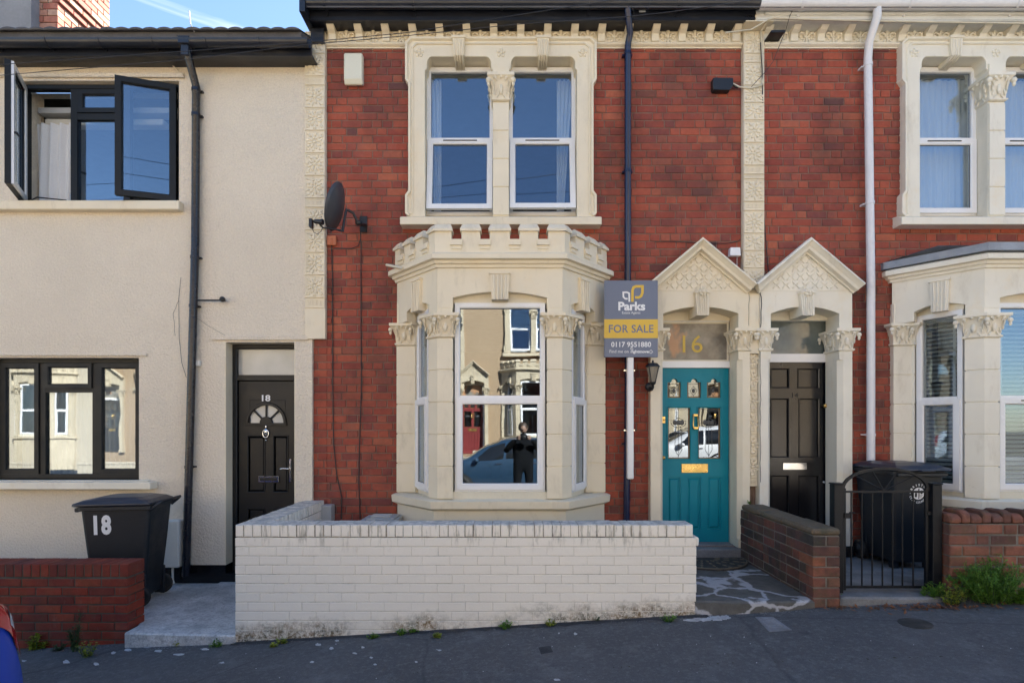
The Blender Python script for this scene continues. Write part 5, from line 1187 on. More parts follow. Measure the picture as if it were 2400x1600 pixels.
# ---- white painted wall: front run and left return
WW = thing('garden_wall', 'white painted brick garden wall with soldier coping and a return to the house', 'wall', (-.4, -1.43, -.1))
xl, xr, yf, zt = -2.275, 1.515, -1.54, .797
ch = .0757; ncs = 13; zb = zt-.103-ncs*ch
core = MB().box(xl+.005, xr-.005, yf+.0045, yf+.209, zb-.12, zt-.108); core.box(xl+.005, xl+.205, yf+.21, -.06, zb-.12, zt-.108); part(core, 'wall_core', M['joint_paint'], WW); core = MB(); core.box(xl+.008, xr-.052, yf+.006, yf+.207, zt-.107, zt-.005); core.box(xl+.008, xl+.205, yf+.208, -.06, zt-.107, zt-.005); part(core, 'coping_joints', M['grime'], WW)
rects = []
for i in range(ncs):
    z = zt-.103-(i+1)*ch; x = xr - (0 if i % 2 == 0 else .1125)
    if i % 2: rects.append((xr-.103, xr, z, z+ch-.006))
    while x > xl+.02:
        a = max(xl, x-.222+rnd.uniform(-.004, .004)); 
        if a-xl < .06: a = xl
        rects.append((a, x-.0016, z+rnd.uniform(-.001, .001), z+ch-.006)); x = a-.0016
# the coping: bricks on edge, a few lost under thick paint
cop = []; x = xl; k = 0
while x < xr-.06:
    w = .0725+rnd.uniform(-.005, .005); cop.append((x, x+w-rnd.choice((.0015, .003, .005, .007)), zt-.101, zt+rnd.uniform(-.004, .001))); x += w; k += 1
lay(WW, rects, yf, .10, M['wall_paint'], jit=.0006, chamfer=.0028, limit=300)
lay(WW, cop, yf, .213, M['wall_paint'], jit=.003, chamfer=.007, limit=80)
T = Trot(xl+.213, 0, 0, -math.pi/2)      # return: local x runs from the house towards the street
cr_ = []; x = .07
while x < 1.31: cr_.append((x, x+.066, zt-.101, zt+rnd.uniform(-.004, .001))); x += .0725
lay(WW, cr_, -.213, .213, M['wall_paint'], T=Trot(xl+.0, 0, 0, math.pi/2) @ Matrix.Translation((-1.40, 0, 0)), ang=math.pi/2, jit=.003, chamfer=.007, limit=80)
rr = coursed(.07, 1.32, zb, zt-.105, [], ch, .215, .103, .006, 'stretcher'); lay(WW, rr, -.213, .05, M['wall_paint'], T=Trot(xl, 0, 0, math.pi/2) @ Matrix.Translation((-1.40, 0, 0)), ang=math.pi/2, limit=60)
part(MB().box(xr-.004, xr+.022, yf-.004, yf+.21, zt-.103-ch+.004, zt-.103), 'coping_lip', M['wall_paint'], WW, bevel=.01)
# ---- red brick wall on the left
LW = thing('garden_wall', 'low red brick garden wall with brick on edge coping in front of the black bin', 'wall', (-5, -1.3, -.2))
xr, yf, zt, ch = -3.262, -1.40, .437, .0745; n = 8; zb = zt-.115-n*ch
part(MB().box(-8.5, xr-.006, yf+.006, yf+.209, zb-.3, zt-.006), 'wall_core', M['mortar_dark'], LW)
re, en = run_rects(5.2, 0, n, ch, .010); T = Trot(xr-5.2, 0, zb, 0)
lay(LW, re, yf, .10, M['garden_brick'], T=T, limit=170); lay(LW, en, yf, .213, M['garden_brick'], T=T)
for i in range(1, n, 2):      # back leaf seen on the end face
    me = brick_mesh(.215, ch-.010, .10, M['garden_brick']); inst(me, 'brick', LW, (xr-.1075, yf+.163, zb+(i+.5)*ch-.005))
cop = []; x = xr
while x > -8.4: cop.append((x-.0645, x, zt-.107, zt+rnd.uniform(-.001, .001))); x -= .0745
lay(LW, cop, yf, .215, M['garden_brick'], jit=.001, limit=60)
# ---- sooty dividing wall between the two doors
DW = thing('garden_wall', 'sooty old brick wall dividing the paths of the teal and black doors', 'wall', (2.59, -.8, .1))
xl, xr, yf, zt, ch = 2.475, 2.697, -1.54, .77, .0855; n = 7; zt0 = .71; zb = zt0-n*ch
part(MB().box(xl+.007, xr-.007, yf+.007, -.12, zb-.15, zt0-.004), 'wall_core', M['mortar_light'], DW)
mat_d = M['dark_brick']
for i in range(-1, n):
    z = zb+i*ch; h = ch-.010
    if i % 2 == 0:
        for (a, b) in ((xl, xl+.105), (xl+.117, xr)): inst(brick_mesh(b-a, h, .215, M['mixed_brick'] if i in (0, 2, 4) else mat_d, .007), 'brick', DW, ((a+b)/2, yf+.1075, z+h/2), (rnd.gauss(0, .01), rnd.gauss(0, .006), rnd.gauss(0, .012)))
        y = yf+.225
    else:
        inst(brick_mesh(xr-xl, h, .105, M['mixed_brick'] if i in (3, 5) else mat_d, .007), 'brick', DW, ((xl+xr)/2, yf+.0525, z+h/2), (0, rnd.gauss(0, .006), rnd.gauss(0, .01))); y = yf+.115
    while y < -.14:
        L_ = .213 if rnd.random() < .75 else .105; L_ = min(L_, -.12-y)
        if L_ > .03: inst(brick_mesh(round(L_, 2), h, .10, mat_d, .006), 'brick', DW, (xl+.05+rnd.uniform(-.003, .003), y+L_/2, z+h/2), (0, rnd.gauss(0, .01), -math.pi/2+rnd.gauss(0, .012)))
        y += L_+.010
part(MB().box(xl+.104, xr-.02, yf+.22, -.12, zb-.1, zt0-.006), 'rear_leaf', mat_d, DW)
y = yf-.004
for L_ in (.52, .47, .40):
    mb = MB().box(xl-.012, xr+.008, y, min(y+L_-.012, -.115), zt0, zt+rnd.uniform(-.008, .008)); o = part(mb, 'coping_stone', M['coping'], DW, bevel=.018); o.rotation_euler = (rnd.gauss(0, .008), rnd.gauss(0, .01), 0); y += L_
# ---- wall at the right with toothed coping
RW = thing('garden_wall', 'old orange brick wall with toothed brick coping right of the iron gate', 'wall', (4.5, -1.4, .2))
xl, yf, zt, ch = 3.632, -1.50, .80, .0885; n = 7; zb = zt-n*ch
part(MB().box(xl+.008, 7.4, yf+.008, yf+.205, zb-.2, zt-.004), 'wall_core', M['mortar_light'], RW)
rects = coursed(xl, 7.4, zb, zt+.001, [], ch, .215, .105, .012, 'garden', xj=.003)
lay(RW, rects, yf, .10, M['old_brick'], limit=120, jit=.004, chamfer=.008)
for i in range(n): inst(brick_mesh(.10, ch-.012, .10, M['dark_brick'], .008), 'brick', RW, (xl+.05, yf+.16, zb+(i+.5)*ch-.006))
x = xl; i = 0
while x < 7.3:
    hgt = .105 if i % 2 else .075; w = .075 if i % 2 else .098
    mb = MB(); mb.prism([(yf-.006, zt), (yf-.006, zt+hgt-.03), (yf+.03, zt+hgt), (yf+.18, zt+hgt), (yf+.215, zt+hgt-.02), (yf+.215, zt)] , 'x', x+.004, x+w-.004)
    o = part(mb, 'coping_brick', M['old_brick'] if i % 2 == 0 else M['dark_brick'] if rnd.random() < .4 else M['old_brick'], RW, bevel=.010); o.rotation_euler = (rnd.gauss(0, .02), rnd.gauss(0, .03), rnd.gauss(0, .03)); x += w; i += 1
# ================================================================ iron gate
GY = -1.40; GT = thing('iron_gate', 'black wrought iron gate with arched sunburst top before the bin', 'gate', (3.15, GY, .2))
for (a, b) in ((2.712, 2.788), (3.540, 3.618)):
    mb = MB().box(a, b, GY-.038, GY+.038, .0, 1.115); o = part(mb, 'gate_post', M['black_iron'], GT, bevel=.004)
    part(MB().box(a-.006, b+.006, GY-.044, GY+.044, 1.1152, 1.128), 'post_cap', M['black_iron'], o, bevel=.004)
gx0, gx1 = 2.802, 3.520; gc = (gx0+gx1)/2; za = 1.052
mb = MB(); mb.box(gx0, gx0+.022, GY-.011, GY+.011, .22, za+.03); mb.box(gx1-.022, gx1, GY-.011, GY+.011, .22, za+.03); mb.box(gx0+.022, gx1-.022, GY-.010, GY+.010, .236, .256); mb.box(gx0+.022, gx1-.022, GY-.010, GY+.010, za-.008, za+.008); part(mb, 'gate_frame', M['black_iron'], GT)
ar = [(gc+(gx1-gc)*math.cos(math.pi-math.pi*i/20), GY, za+.012+.182*math.sin(math.pi*i/20)**.9) for i in range(21)]
part(MB().sweep([(-.010, -.012), (.010, -.012), (.010, .012), (-.010, .012)], ar, (0, -1, 0)), 'arch', M['black_iron'], GT)
bar = None
for k_, x in enumerate([px(v, GY) for v in (1995, 2020, 2044, 2068, 2092, 2115, 2140)]):
    if bar is None: bar = part(MB().tube([(x, GY, .25), (x, GY, za)], .0065, 8), 'gate_bar', M['black_iron'], GT); L0 = bar.location.copy(); x0_ = x
    else: o = inst(bar.data, 'gate_bar', GT, (0,0,0)); o.location = L0 + Vector((x-x0_, 0, 0))
for a in (32, 62, 118, 148):
    e_ = min(ar, key=lambda p: abs(math.degrees(math.atan2(p[2]-za, p[0]-gc))-a)); part(MB().tube([(gc-.01, GY, za+.008), (e_[0], GY, e_[2]-.008)], .0055, 8), 'spoke', M['black_iron'], GT)
mb = MB().box(gx0+.0, gx0+.05, GY-.03, GY-.012, .83, .875); mb.box(gx0+.04, gx0+.085, GY-.035, GY-.02, .87, .885); part(mb, 'latch', M['black_iron'], GT, bevel=.003)
mb = MB().box(gx1-.01, gx1+.035, GY-.02, GY+.0, .86, .885); part(mb, 'hinge', M['black_iron'], GT)

# ================================================================ wheeled bins
def bin_(x, y, z, rot, label, s=1.0, kind='number'):
    t = thing('wheeled_bin', label, 'bin', (x, y, z)); T = Matrix.Translation((x, y, z)) @ Matrix.Rotation(rot, 4, 'Z') @ Matrix.Diagonal((s, s, .985 if kind == 'number' else 1, 1))
    mb = MB(); mb.M = T; lv = [(.06, .205, -.24, .235), (.08, .215, -.25, .245), (.30, .230, -.27, .27), (.60, .250, -.30, .30), (.90, .268, -.33, .325), (.955, .272, -.335, .33)]
    def rr(hx, ya, yb, z_, c=.035):
        return [(-hx+c, ya, z_), (hx-c, ya, z_), (hx-c*.3, ya+c*.3, z_), (hx, ya+c, z_), (hx, yb-c, z_), (hx-c*.3, yb-c*.3, z_), (hx-c, yb, z_), (-hx+c, yb, z_), (-hx+c*.3, yb-c*.3, z_), (-hx, yb-c, z_), (-hx, ya+c, z_), (-hx+c*.3, ya+c*.3, z_)]
    def stack(mb, rings):
        vs = [p for r_ in rings for p in r_]; n_ = len(rings[0]); fs = [(i*n_+k_, i*n_+(k_+1)%n_, (i+1)*n_+(k_+1)%n_, (i+1)*n_+k_) for i in range(len(rings)-1) for k_ in range(n_)]
        mb.add(vs, fs+[tuple(range(n_)), tuple(range((len(rings)-1)*n_, len(rings)*n_))])
    stack(mb, [rr(b_, c_, d_, a_) for a_, b_, c_, d_ in lv]); body = part(mb, 'body', M['bin'], t, bevel=.004)
    mb = MB(); mb.M = T; stack(mb, [rr(.278, -.342, .337, .935), rr(.292, -.356, .35, .94), rr(.292, -.356, .35, .972), rr(.282, -.345, .34, .975)]); part(mb, 'rim', M['bin'], t)
    mb = MB(); mb.M = T; mb.box(-.262, .262, -.392, -.35, .925, .965); part(mb, 'lift_comb', M['bin'], t, bevel=.008)
    mb = MB(); mb.M = T; stack(mb, [rr(.285, -.40, .33, .977, .04), rr(.298, -.415, .345, .985, .04), rr(.296, -.41, .345, 1.003, .04), rr(.255, -.34, .30, 1.030, .06), rr(.19, -.22, .22, 1.052, .08)]); lid = part(mb, 'lid', M['lid'], t, bevel=.003)
    mb = MB(); mb.M = T; mb.box(-.07, .07, -.465, -.41, .980, .992); part(mb, 'lid_grip', M['lid'], lid, bevel=.004)
    mb = MB(); mb.M = T; mb.tube([(-.25, .33, .93), (-.25, .40, .985), (-.24, .425, 1.005), (.24, .425, 1.005), (.25, .40, .985), (.25, .33, .93)], .016, 8); part(mb, 'handle', M['bin'], t)
    for sx in (-1, 1):
        mb = MB(); mb.M = T; mb.lathe([(.085, -.022), (.10, -.015), (.10, .015), (.085, .022)], (sx*.265, .235, .10), (sx, 0, 0), 20); w = part(mb, 'wheel', M['rubber'], t)
        mb = MB(); mb.M = T; mb.lathe([(.055, .0), (.05, .012), (.02, .006), (.018, .02)], (sx*.288, .235, .10), (sx, 0, 0), 14); part(mb, 'hub', M['black'], w)
        mb = MB(); mb.M = T; mb.box(sx*.215-.02, sx*.215+.02, .17, .275, .02, .30); part(mb, 'wheel_strut', M['bin'], t, bevel=.006)
        mb = MB(); mb.M = T; mb.box(sx*.18-.03, sx*.18+.03, -.235, -.17, .0, .07); part(mb, 'foot', M['bin'], t)
    mb = MB(); mb.M = T; mb.tube([(-.26, .235, .10), (.26, .235, .10)], .012, 8); part(mb, 'axle', M['chrome'], t)
    if kind == 'number':      # figures on the +x side
        mb = MB(); text_mb(mb, '18', 0, 0, .165, .19, 0, .003, .045, 0, 1.15)
        m2 = MB(); tilt = math.atan2(.272-.215, .875); Tn = T @ Matrix.Translation((.2615, -.125, .80)) @ Matrix.Rotation(math.pi/2, 4, 'Z') @ Matrix.Rotation(tilt, 4, 'X'); m2.M = Tn; m2.add(mb.v, mb.f); part(m2, 'number_sticker', M['white'], t)
    else:                     # council roundel on the front
        tilt = math.atan2(.335-.25, .875); Tn = T @ Matrix.Translation((0, -.3215, .755)) @ Matrix.Rotation(tilt, 4, 'X')
        m2 = MB(); m2.M = Tn
        word = '\u00b7BRISTOL\u00b7CITY COUNCIL'; n_ = len(word)
        # BRISTOL over the top, CITY COUNCIL round the bottom
        def arc(wd, a0, a1, up):
            for i, chh in enumerate(wd):
                if chh == ' ': continue
                a = R(a0+(a1-a0)*(i+.5)/len(wd)); tm = MB(); text_mb(tm, chh, 0, 0, .006 if chh == 'I' else .017, .021, 0, .0015, .02)
                rot_ = a-math.pi/2 if up else a+math.pi/2; ca, sa = math.cos(rot_), math.sin(rot_); cx_, cz_ = .088*math.cos(a), .088*math.sin(a)
                m2.add([(cx_+v[0]*ca-v[2]*sa, v[1], cz_+v[0]*sa+v[2]*ca) for v in tm.v], tm.f)
        arc('BRISTOL', 160, 20, True); arc('CITY COUNCIL', 195, 345, False)
        for a in (178, 2): m2.prism([(.088*math.cos(R(a))+.004*math.cos(i*1.05), .088*math.sin(R(a))+.004*math.sin(i*1.05)) for i in range(6)], 'y', -.0015, 0)
        m2.prism(disc(0, 0, .060, 0, 345, 24), 'y', -.0015, .0); part(m2, 'council_roundel', M['white'], t)
        m3 = MB(); m3.M = Tn
        m3.box(-.038, -.016, -.003, -.0016, -.035, .004); 
        for i in range(3): m3.box(-.040+i*.010, -.034+i*.010, -.003, -.0016, .0045, .011)
        m3.prism([(.002, -.052), (.008, -.052), (.010, .0), (.004, .055), (-.004, .05), (-.008, .02), (-.001, 0)], 'y', -.003, -.0016)
        m3.prism([(.016, .01), (.045, .01), (.040, -.004), (.022, -.004)], 'y', -.003, -.0016); m3.prism([(.022, .014), (.036, .014), (.032, .040)], 'y', -.003, -.0016)
        for i in range(3): m3.sweep([(-.0015, 0), (.0015, 0), (.0015, .001), (-.0015, .001)], [(.012+j*.007, -.0018, -.016-i*.011+.003*(j % 2)) for j in range(6-i)], (0, -1, 0))
        part(m3, 'ship_and_castle', M['bin'], t)
    return t
bin_(-3.765, -.67, -.105, R(-80), 'black wheeled bin with white figures on its side by the left drainpipe', .89)
bin_(4.00, -.36, .19, R(0), 'black wheeled bin with round council crest behind the iron gate', .93, 'crest')

# ================================================================ estate agent board
SY = -.25; SB = thing('for_sale_board', 'grey and yellow estate agent board on a white post beside the bay', 'sign', (1.26, SY, 1.0))
T = Matrix.Translation((1.262, SY, 0)) @ Matrix.Rotation(R(0), 4, 'Z') @ Matrix.Translation((-1.262, -SY, 0))
x0, x1, z0, z1 = px(1416, SY), px(1542, SY), pz(837, SY), pz(657, SY)
def bx(u): return x0 + (x1-x0)*(u-118)/(1118-118)          # crop pixels of the board
def bz(v): return z1 + (z0-z1)*(v-62)/(1470-62)
br = part(MB().box(x0, x1, SY, SY+.012, z0, z1), 'board', M['sign_grey'], SB, bevel=.004)
part(MB().box(x0+.0005, x1-.0005, SY-.0015, SY-.0002, bz(1120), bz(775)), 'yellow_band', M['sign_yellow'], br)
def bt(body, ua, ub, va, vb, mat, bold, name='lettering', sp=1.0): mb = MB(); text_mb(mb, body, bx((ua+ub)/2), bz((va+vb)/2), (x1-x0)*(ub-ua)/1000, (z1-z0)*(vb-va)/1408, SY-.0016, .001, bold, 0, sp); part(mb, name, mat, br)
bt('Parks', 380, 882, 455, 615, M['white'], .035); bt('Estate Agents', 452, 790, 632, 690, M['white'], 0); bt('FOR SALE', 205, 1035, 875, 1022, M['sign_grey'], .018, sp=1.05)
bt('0117 9551880', 248, 990, 1188, 1284, M['white'], .018); bt('Find me on', 218, 570, 1335, 1390, M['white'], 0); bt('rightmove', 612, 950, 1338, 1408, M['white'], .03)
mb = MB(); S_ = lambda pts: [(bx(u), bz(v)) for u, v in pts]
stroke(mb, S_([(554, 400), (510, 398), (475, 365), (472, 282), (540, 280), (582, 300), (585, 455)]), .0175, SY-.0016, .001); part(mb, 'logo_letter', M['white'], br)
mb = MB(); stroke(mb, S_([(642, 455), (645, 240), (665, 190), (710, 172), (830, 172), (830, 290), (805, 350), (760, 375), (692, 375)]), .027, SY-.0016, .001); part(mb, 'logo_letter', M['sign_yellow'], br)
mb = MB(); stroke(mb, S_([(952, 1370), (988, 1335), (1022, 1370), (1005, 1372), (1005, 1398), (970, 1398), (965, 1372)]), .004, SY-.0016, .001); stroke(mb, S_([(633+22*math.cos(i*.7), 1312+22*math.sin(i*.7)) for i in range(9)]), .006, SY-.0016, .001); part(mb, 'small_logo', M['white'], br)
xp = px(1477, SY+.04); mb = MB().box(xp-.034, xp+.034, SY+.013, SY+.075, pz(1122, SY+.04), z1-.05); part(mb, 'post', M['upvc'], SB, bevel=.010)
for zz in (pz(866, SY), pz(1008, SY)): part(MB().box(xp-.06, xp+.06, SY+.076, -.036-.0, zz-.008, zz+.008), 'fixing_strap', M['chrome'], SB)

# ================================================================ fittings on the walls
# lantern
LX, LY = px(1530, -.24), -.24; LT = thing('wall_lantern', 'black half lantern with smoky glass left of the teal door', 'lamp', (LX, -.1, 2.1))
z = lambda v: pz(v, LY)
mb = MB(); mb.lathe([(.004, 0), (.05, -.010), (.078, -.040), (.080, -.048)], (LX, LY, z(849)), (0, 0, 1), 8, smooth=False); mb.ell((LX, LY, z(847)), .012, .012, .015); part(mb, 'lamp_cap', M['black'], LT)
mb = MB(); mb.lathe([(.068, 0), (.030, -.165)], (LX, LY, z(860)), (0, 0, 1), 8, smooth=False); part(mb, 'lamp_glass', M['glass_smoke'], LT)
mb = MB()
for i in range(4):
    a = i*math.pi/2+math.pi/4; mb.tube([(LX+.070*math.cos(a), LY+.070*math.sin(a), z(860)), (LX+.031*math.cos(a), LY+.031*math.sin(a), z(896))], .005, 5)
mb.lathe([(.034, 0), (.030, -.02), (.012, -.035), (.006, -.05)], (LX, LY, z(895)), (0, 0, 1), 10); mb.tube([(LX, LY, z(905)), (LX, LY+.05, z(912)), (LX, -.12, z(905))], .010, 6); mb.lathe([(.050, 0), (.046, .02), (.02, .028)], (LX, -.103, z(904)), (0, -1, 0), 16); part(mb, 'lamp_bracket', M['black'], LT)
# alarm box
AX = (px(807, -.06), px(850, -.06)); mb = MB(); z0, z1 = pz(199, -.06), pz(126, -.06)
mb.prism([(0, z0+.02), (-.055, z0), (-.085, z0+.05), (-.085, z1-.02), (-.07, z1), (0, z1)], 'x', *AX); solo(mb, 'alarm_box', M['alarm'], 'cream plastic burglar alarm box high on the red brick wall', 'alarm box', bevel=.010)
# dark junction box and white sensor box
JB = thing('junction_box', 'black plastic cable junction box on the brick between drainpipe and pilaster', 'junction box', (2.3, 0, 5.35))
a, b = px(1669, -.05), px(1717, -.05); mb = MB().prism([(a+.012, pz(214, -.05)), (a, pz(208, -.05)), (a, pz(187, -.05)), (a+.01, pz(185, -.05)), (b, pz(185, -.05)), (b, pz(202, -.05)), (b-.04, pz(215, -.05))], 'y', -.075, 0); part(mb, 'box', M['black'], JB, bevel=.006)
part(MB().tube([(b, -.05, pz(196, -.05)), (px(1732, -.05), -.05, pz(204, -.05)), (px(1745, -.07), -.07, pz(206, -.07)), (px(1762, -.08), -.08, pz(207, -.08)), (px(1785, -.08), -.08, pz(200, -.08)), (px(1789, -.08), -.08, pz(180, -.08)), (px(1786, -.08), -.08, pz(120, -.08)), (px(1783, -.08), -.08, pz(75, -.08)), (px(1800, -.2), -.2, pz(48, -.2))], .009, 6), 'cable', M['trunking'], JB)
part(MB().tube([(b, -.045, pz(198, -.05)), (px(1730, -.05), -.045, pz(206, -.05))], .012, 6), 'gland', M['black'], JB)
a, b = px(1709, -.04), px(1735, -.04); mb = MB().prism([(a, pz(600, -.04)), (b, pz(600, -.04)), (b-.008, pz(581, -.04)), (a+.008, pz(581, -.04))], 'y', -.06, 0); mb.tube([(px(1728, -.02), -.012, pz(600, -.02)), (px(1728, -.02), -.012, pz(640, -.02))], .004, 5); solo(mb, 'cable_box', M['upvc'], 'small white plastic box above the right slope of the teal door pediment', 'cable box', bevel=.004)
a, b = px(1800, -.14), px(1836, -.14); mb = MB().prism([(a, pz(83, -.14)), (a+.02, pz(77, -.14)), (b, pz(76, -.14)), (b, pz(82, -.14))], 'y', -.18, -.03); solo(mb, 'cable_clamp', M['black'], 'small flat black cable clamp on the frieze right of the pilaster', 'clamp', bevel=.004)
# anchor plates with hooks under the gutters
def anchor(u, v, Y, label, rod=True):
    x, z_ = px(u, Y), pz(v, Y); t = thing('cable_anchor', label, 'anchor plate', (x, Y, z_)); part(MB().box(x-.035, x+.035, Y-.006, Y, z_-.035, z_+.035), 'plate', M['box_white'], t, bevel=.002); mb = MB().tube([(x, Y-.006, z_), (x-.01, Y-.05, z_+.02), (x-.015, Y-.06, z_+.0)], .006, 6); part(mb, 'hook', M['black'], t); return t
t = anchor(474, 99, -.246, 'square pale anchor plate with thin aerial rod under the left gutter')
part(MB().tube([(px(474, -.25), -.26, pz(97, -.25)), (px(458, -.34), -.36, pz(78, -.34)), (px(449, -.36), -.38, pz(60, -.36)), (px(446, -.36), -.38, pz(30, -.36))], .006, 6), 'rod', M['box_white'], t)
anchor(1505, 22, -.206, 'square white anchor plate on the dark fascia right of the blue drainpipe'); anchor(1853, 30, -.206, 'pale square anchor plate on the white fascia above the black clamp')
# bar with a round end beside the left drainpipe
a = px(461, -.1); mb = MB().tube([(a-.03, -.09, pz(703, -.1)), (px(515, -.1), -.09, pz(703, -.1))], .009, 8); mb.lathe([(.0, 0), (.026, .004), (.030, .02), (.024, .04), (.0, .045)], (px(520, -.1), -.115, pz(701, -.1)), (.2, 1, 0), 16); mb.tube([(px(520, -.1), -.09, pz(702, -.1)), (px(520, -.1), -.035, pz(702, -.1))], .008, 6); solo(mb, 'overflow_bar', M['black'], 'thin black horizontal bar with round end beside the left drainpipe', 'bar')
mb = MB().box(px(457, -.05), px(470, -.05), -.075, -.036, pz(858, -.05), pz(845, -.05)); solo(mb, 'cable_clip_box', M['box_white'], 'tiny cream cable box touching the left drainpipe near the black door', 'cable box', bevel=.004)
# meter boxes and pipe
t = thing('meter_box', 'white gas meter box low on the rendered wall behind the numbered bin', 'meter box', (-3.72, 0, .1)); part(MB().box(px(330, -.1), px(421, -.12), -.14, -.024, pz(1328, -.1), pz(1218, -.1)), 'box', M['box_white'], t, bevel=.012); part(MB().tube([(px(405, -.09), -.09, pz(1328, -.09)), (px(405, -.09), -.09, -.07), (px(409, -.09), -.10, -.10)], .012, 8), 'pipe', M['box_white'], t)
mb = MB().box(px(754, -.1), px(778, -.1), -.13, -.0, pz(1222, -.1), pz(1183, -.1)); solo(mb, 'socket_box', M['box_grey'], 'small grey plastic box on the brick behind the white wall corner', 'box', bevel=.008)
mb = MB(); xa, xb = px(850, -.35), px(935, -.35); zz = pz(1213, -.35); mb.box(xa, xb, -.5, -.12, zz-.05, zz-.006); mb.box(xa+.06, xb-.03, -.45, -.16, zz-.006, zz+.012); mb.box(xa+.10, xb-.08, -.42, -.38, zz+.012, zz+.035); mb.box(xa+.10, xb-.08, -.30, -.26, zz+.012, zz+.03); mb.box(xa+.0, xb, -.49, -.13, .05, zz-.051); solo(mb, 'storage_crate', M['box_grey'], 'grey plastic crate with lid just showing over the white wall', 'crate', bevel=.006)

# satellite dish
DY = -.34; SD = thing('satellite_dish', 'dark grey satellite dish on a bracket left of the upper window', 'satellite dish', (px(850, 0), 0, pz(525, 0)))
c = Vector((px(797, DY), DY, pz(487, DY))); nrm = Vector((-.955, .09, .26)).normalized(); up = (Vector((0, 0, 1)) - nrm*nrm.z).normalized(); sd2 = up.cross(nrm)
mb = MB(); vs = []; fs = []; nr_, na_ = 6, 28
for side_, off in ((0, 0), (1, .006)):
    for i in range(nr_+1):
        r_ = i/nr_
        for j in range(na_): a = 2*math.pi*j/na_; vs.append(c + sd2*(.205*r_*math.cos(a)) + up*(.252*r_*math.sin(a)) + nrm*(.055*r_*r_ + off))
for s_ in range(2):
    o_ = s_*(nr_+1)*na_
    for i in range(nr_):
        for j in range(na_): a = o_+i*na_+j; b = o_+i*na_+(j+1)%na_; fs.append((a, b, b+na_, a+na_))
for j in range(na_): a = nr_*na_+j; b = nr_*na_+(j+1)%na_; q_ = (nr_+1)*na_; fs.append((a, b, b+q_, a+q_))
mb.add(vs, fs, 0, True); part(mb, 'dish', M['dish'], SD)
P_ = lambda u, v, y: Vector((px(u, y), y, pz(v, y)))
mb = MB(); mb.box(px(843, -.02), px(860, -.02), -.02, 0, pz(545, 0), pz(508, 0)); mb.tube([P_(856, 527, -.02), P_(845, 526, -.16), P_(838, 520, -.25)], .018, 8); mb.tube([P_(838, 520, -.25), P_(828, 500, -.29), P_(815, 492, -.30)], .014, 8); mb.tube([P_(812, 490, -.31), P_(806, 520, -.32), P_(803, 543, -.33)], .014, 6); mb.ell(P_(840, 522, -.24), .035, .03, .03); part(mb, 'mount', M['black'], SD)
mb = MB(); mb.tube([P_(803, 542, -.33), P_(785, 537, -.40), P_(757, 534, -.46), P_(748, 524, -.48)], .010, 6); part(mb, 'arm', M['black'], SD)
mb = MB(); mb.lathe([(.014, 0), (.022, .02), (.024, .07), (.03, .09), (.03, .10)], P_(735, 519, -.50), (.95, -.1, -.1), 12); mb.box(px(726, -.5), px(733, -.5), -.53, -.47, pz(534, -.5), pz(514, -.5)); part(mb, 'receiver', M['black'], SD, bevel=.002)
part(MB().tube([P_(731, 533, -.5), P_(736, 545, -.5), P_(744, 549, -.5), P_(752, 543, -.49), P_(756, 534, -.47)], .0035, 5), 'lead', M['wire'], SD)
def cable(pts, label, r_=.005, mat='wire', name='cable', cat='cable', Y=-.012):
    P2 = [(px(u, Y if len(p) == 0 else p[0]), Y if len(p) == 0 else p[0], pz(v, Y if len(p) == 0 else p[0])) for u, v, *p in pts]; return solo(MB().tube(P2, r_, 5), name, M[mat], label, cat)
cable([(845, 540, -.1), (846, 580), (846, 760), (847, 900), (842, 1060), (841, 1130), (844, 1215)], 'black cable hanging from the satellite dish down the brick to the crate', .006)
cable([(777, 574), (779, 640), (780, 760), (780, 900), (782, 1040), (789, 1110), (801, 1165), (800, 1215)], 'black cable hanging from the orange block left of the dish cable', .006)
cable([(783, 581), (800, 582), (825, 582), (840, 576), (845, 560)], 'short black link cable between the orange block and the dish cable', .0045)
mb = MB().box(px(767, -.02), px(788, -.02), -.035, 0, pz(575, -.02), pz(553, -.02)); mb.box(px(776, -.02), px(780, -.02), -.045, -.0355, pz(572, -.02), pz(560, -.02)); solo(mb, 'fixing_block', M['orange'], 'small orange block fixed to the brick below the satellite dish', 'block', bevel=.004)
cable([(424, 650, -.05), (419, 700, -.05), (420, 790, -.05), (426, 850, -.05), (437, 885, -.05)], 'thin black cable curving behind the left drainpipe', .0022, Y=-.04)
cable([(1534, 567), (1570, 566), (1640, 569), (1700, 571), (1730, 566), (1735, 560)], 'thin black cable running level above the teal door pediment', .004)
# overhead wires
def wire(pts, Y, label, r_=.0032):
    return solo(MB().tube([(px(u, Y), Y, pz(v, Y)) for u, v in pts], r_, 5), 'overhead_wire', M['wire'], label, 'wire')
wire([(-500, 182), (0, 152), (430, 121), (700, 101), (955, 77), (1179, 41), (1423, 3), (1700, -45)], -1.1, 'upper thin overhead wire crossing above the left window')
wire([(-500, 206), (0, 177), (430, 141), (700, 107), (955, 84), (1216, 57), (1457, 41), (1560, 30), (1740, 5), (1900, -20)], -1.2, 'lower thin overhead wire crossing above the left window')
wire([(1870, -20), (1868, 6), (1851, 38), (1842, 70), (1829, 102), (1812, 145), (1791, 172), (1761, 204)], -.22, 'thin black wire drooping from the eaves to the junction box', .0035)
wire([(1480, 15), (1497, 60), (1520, 20), (1530, -20)], -.4, 'thin wire rising from the dark fascia plate', .0025)
cable([(1800, 47, -.21), (1815, 43, -.215), (1900, 46, -.215), (2060, 50, -.215), (2250, 53, -.215), (2500, 57, -.215)], 'pale painted cable running along the white fascia', .010, 'trunking')
cable([(1700, 77, -.17), (1760, 70, -.17), (1795, 50, -.2)], 'pale cable end bridging the two fascias', .008, 'trunking')
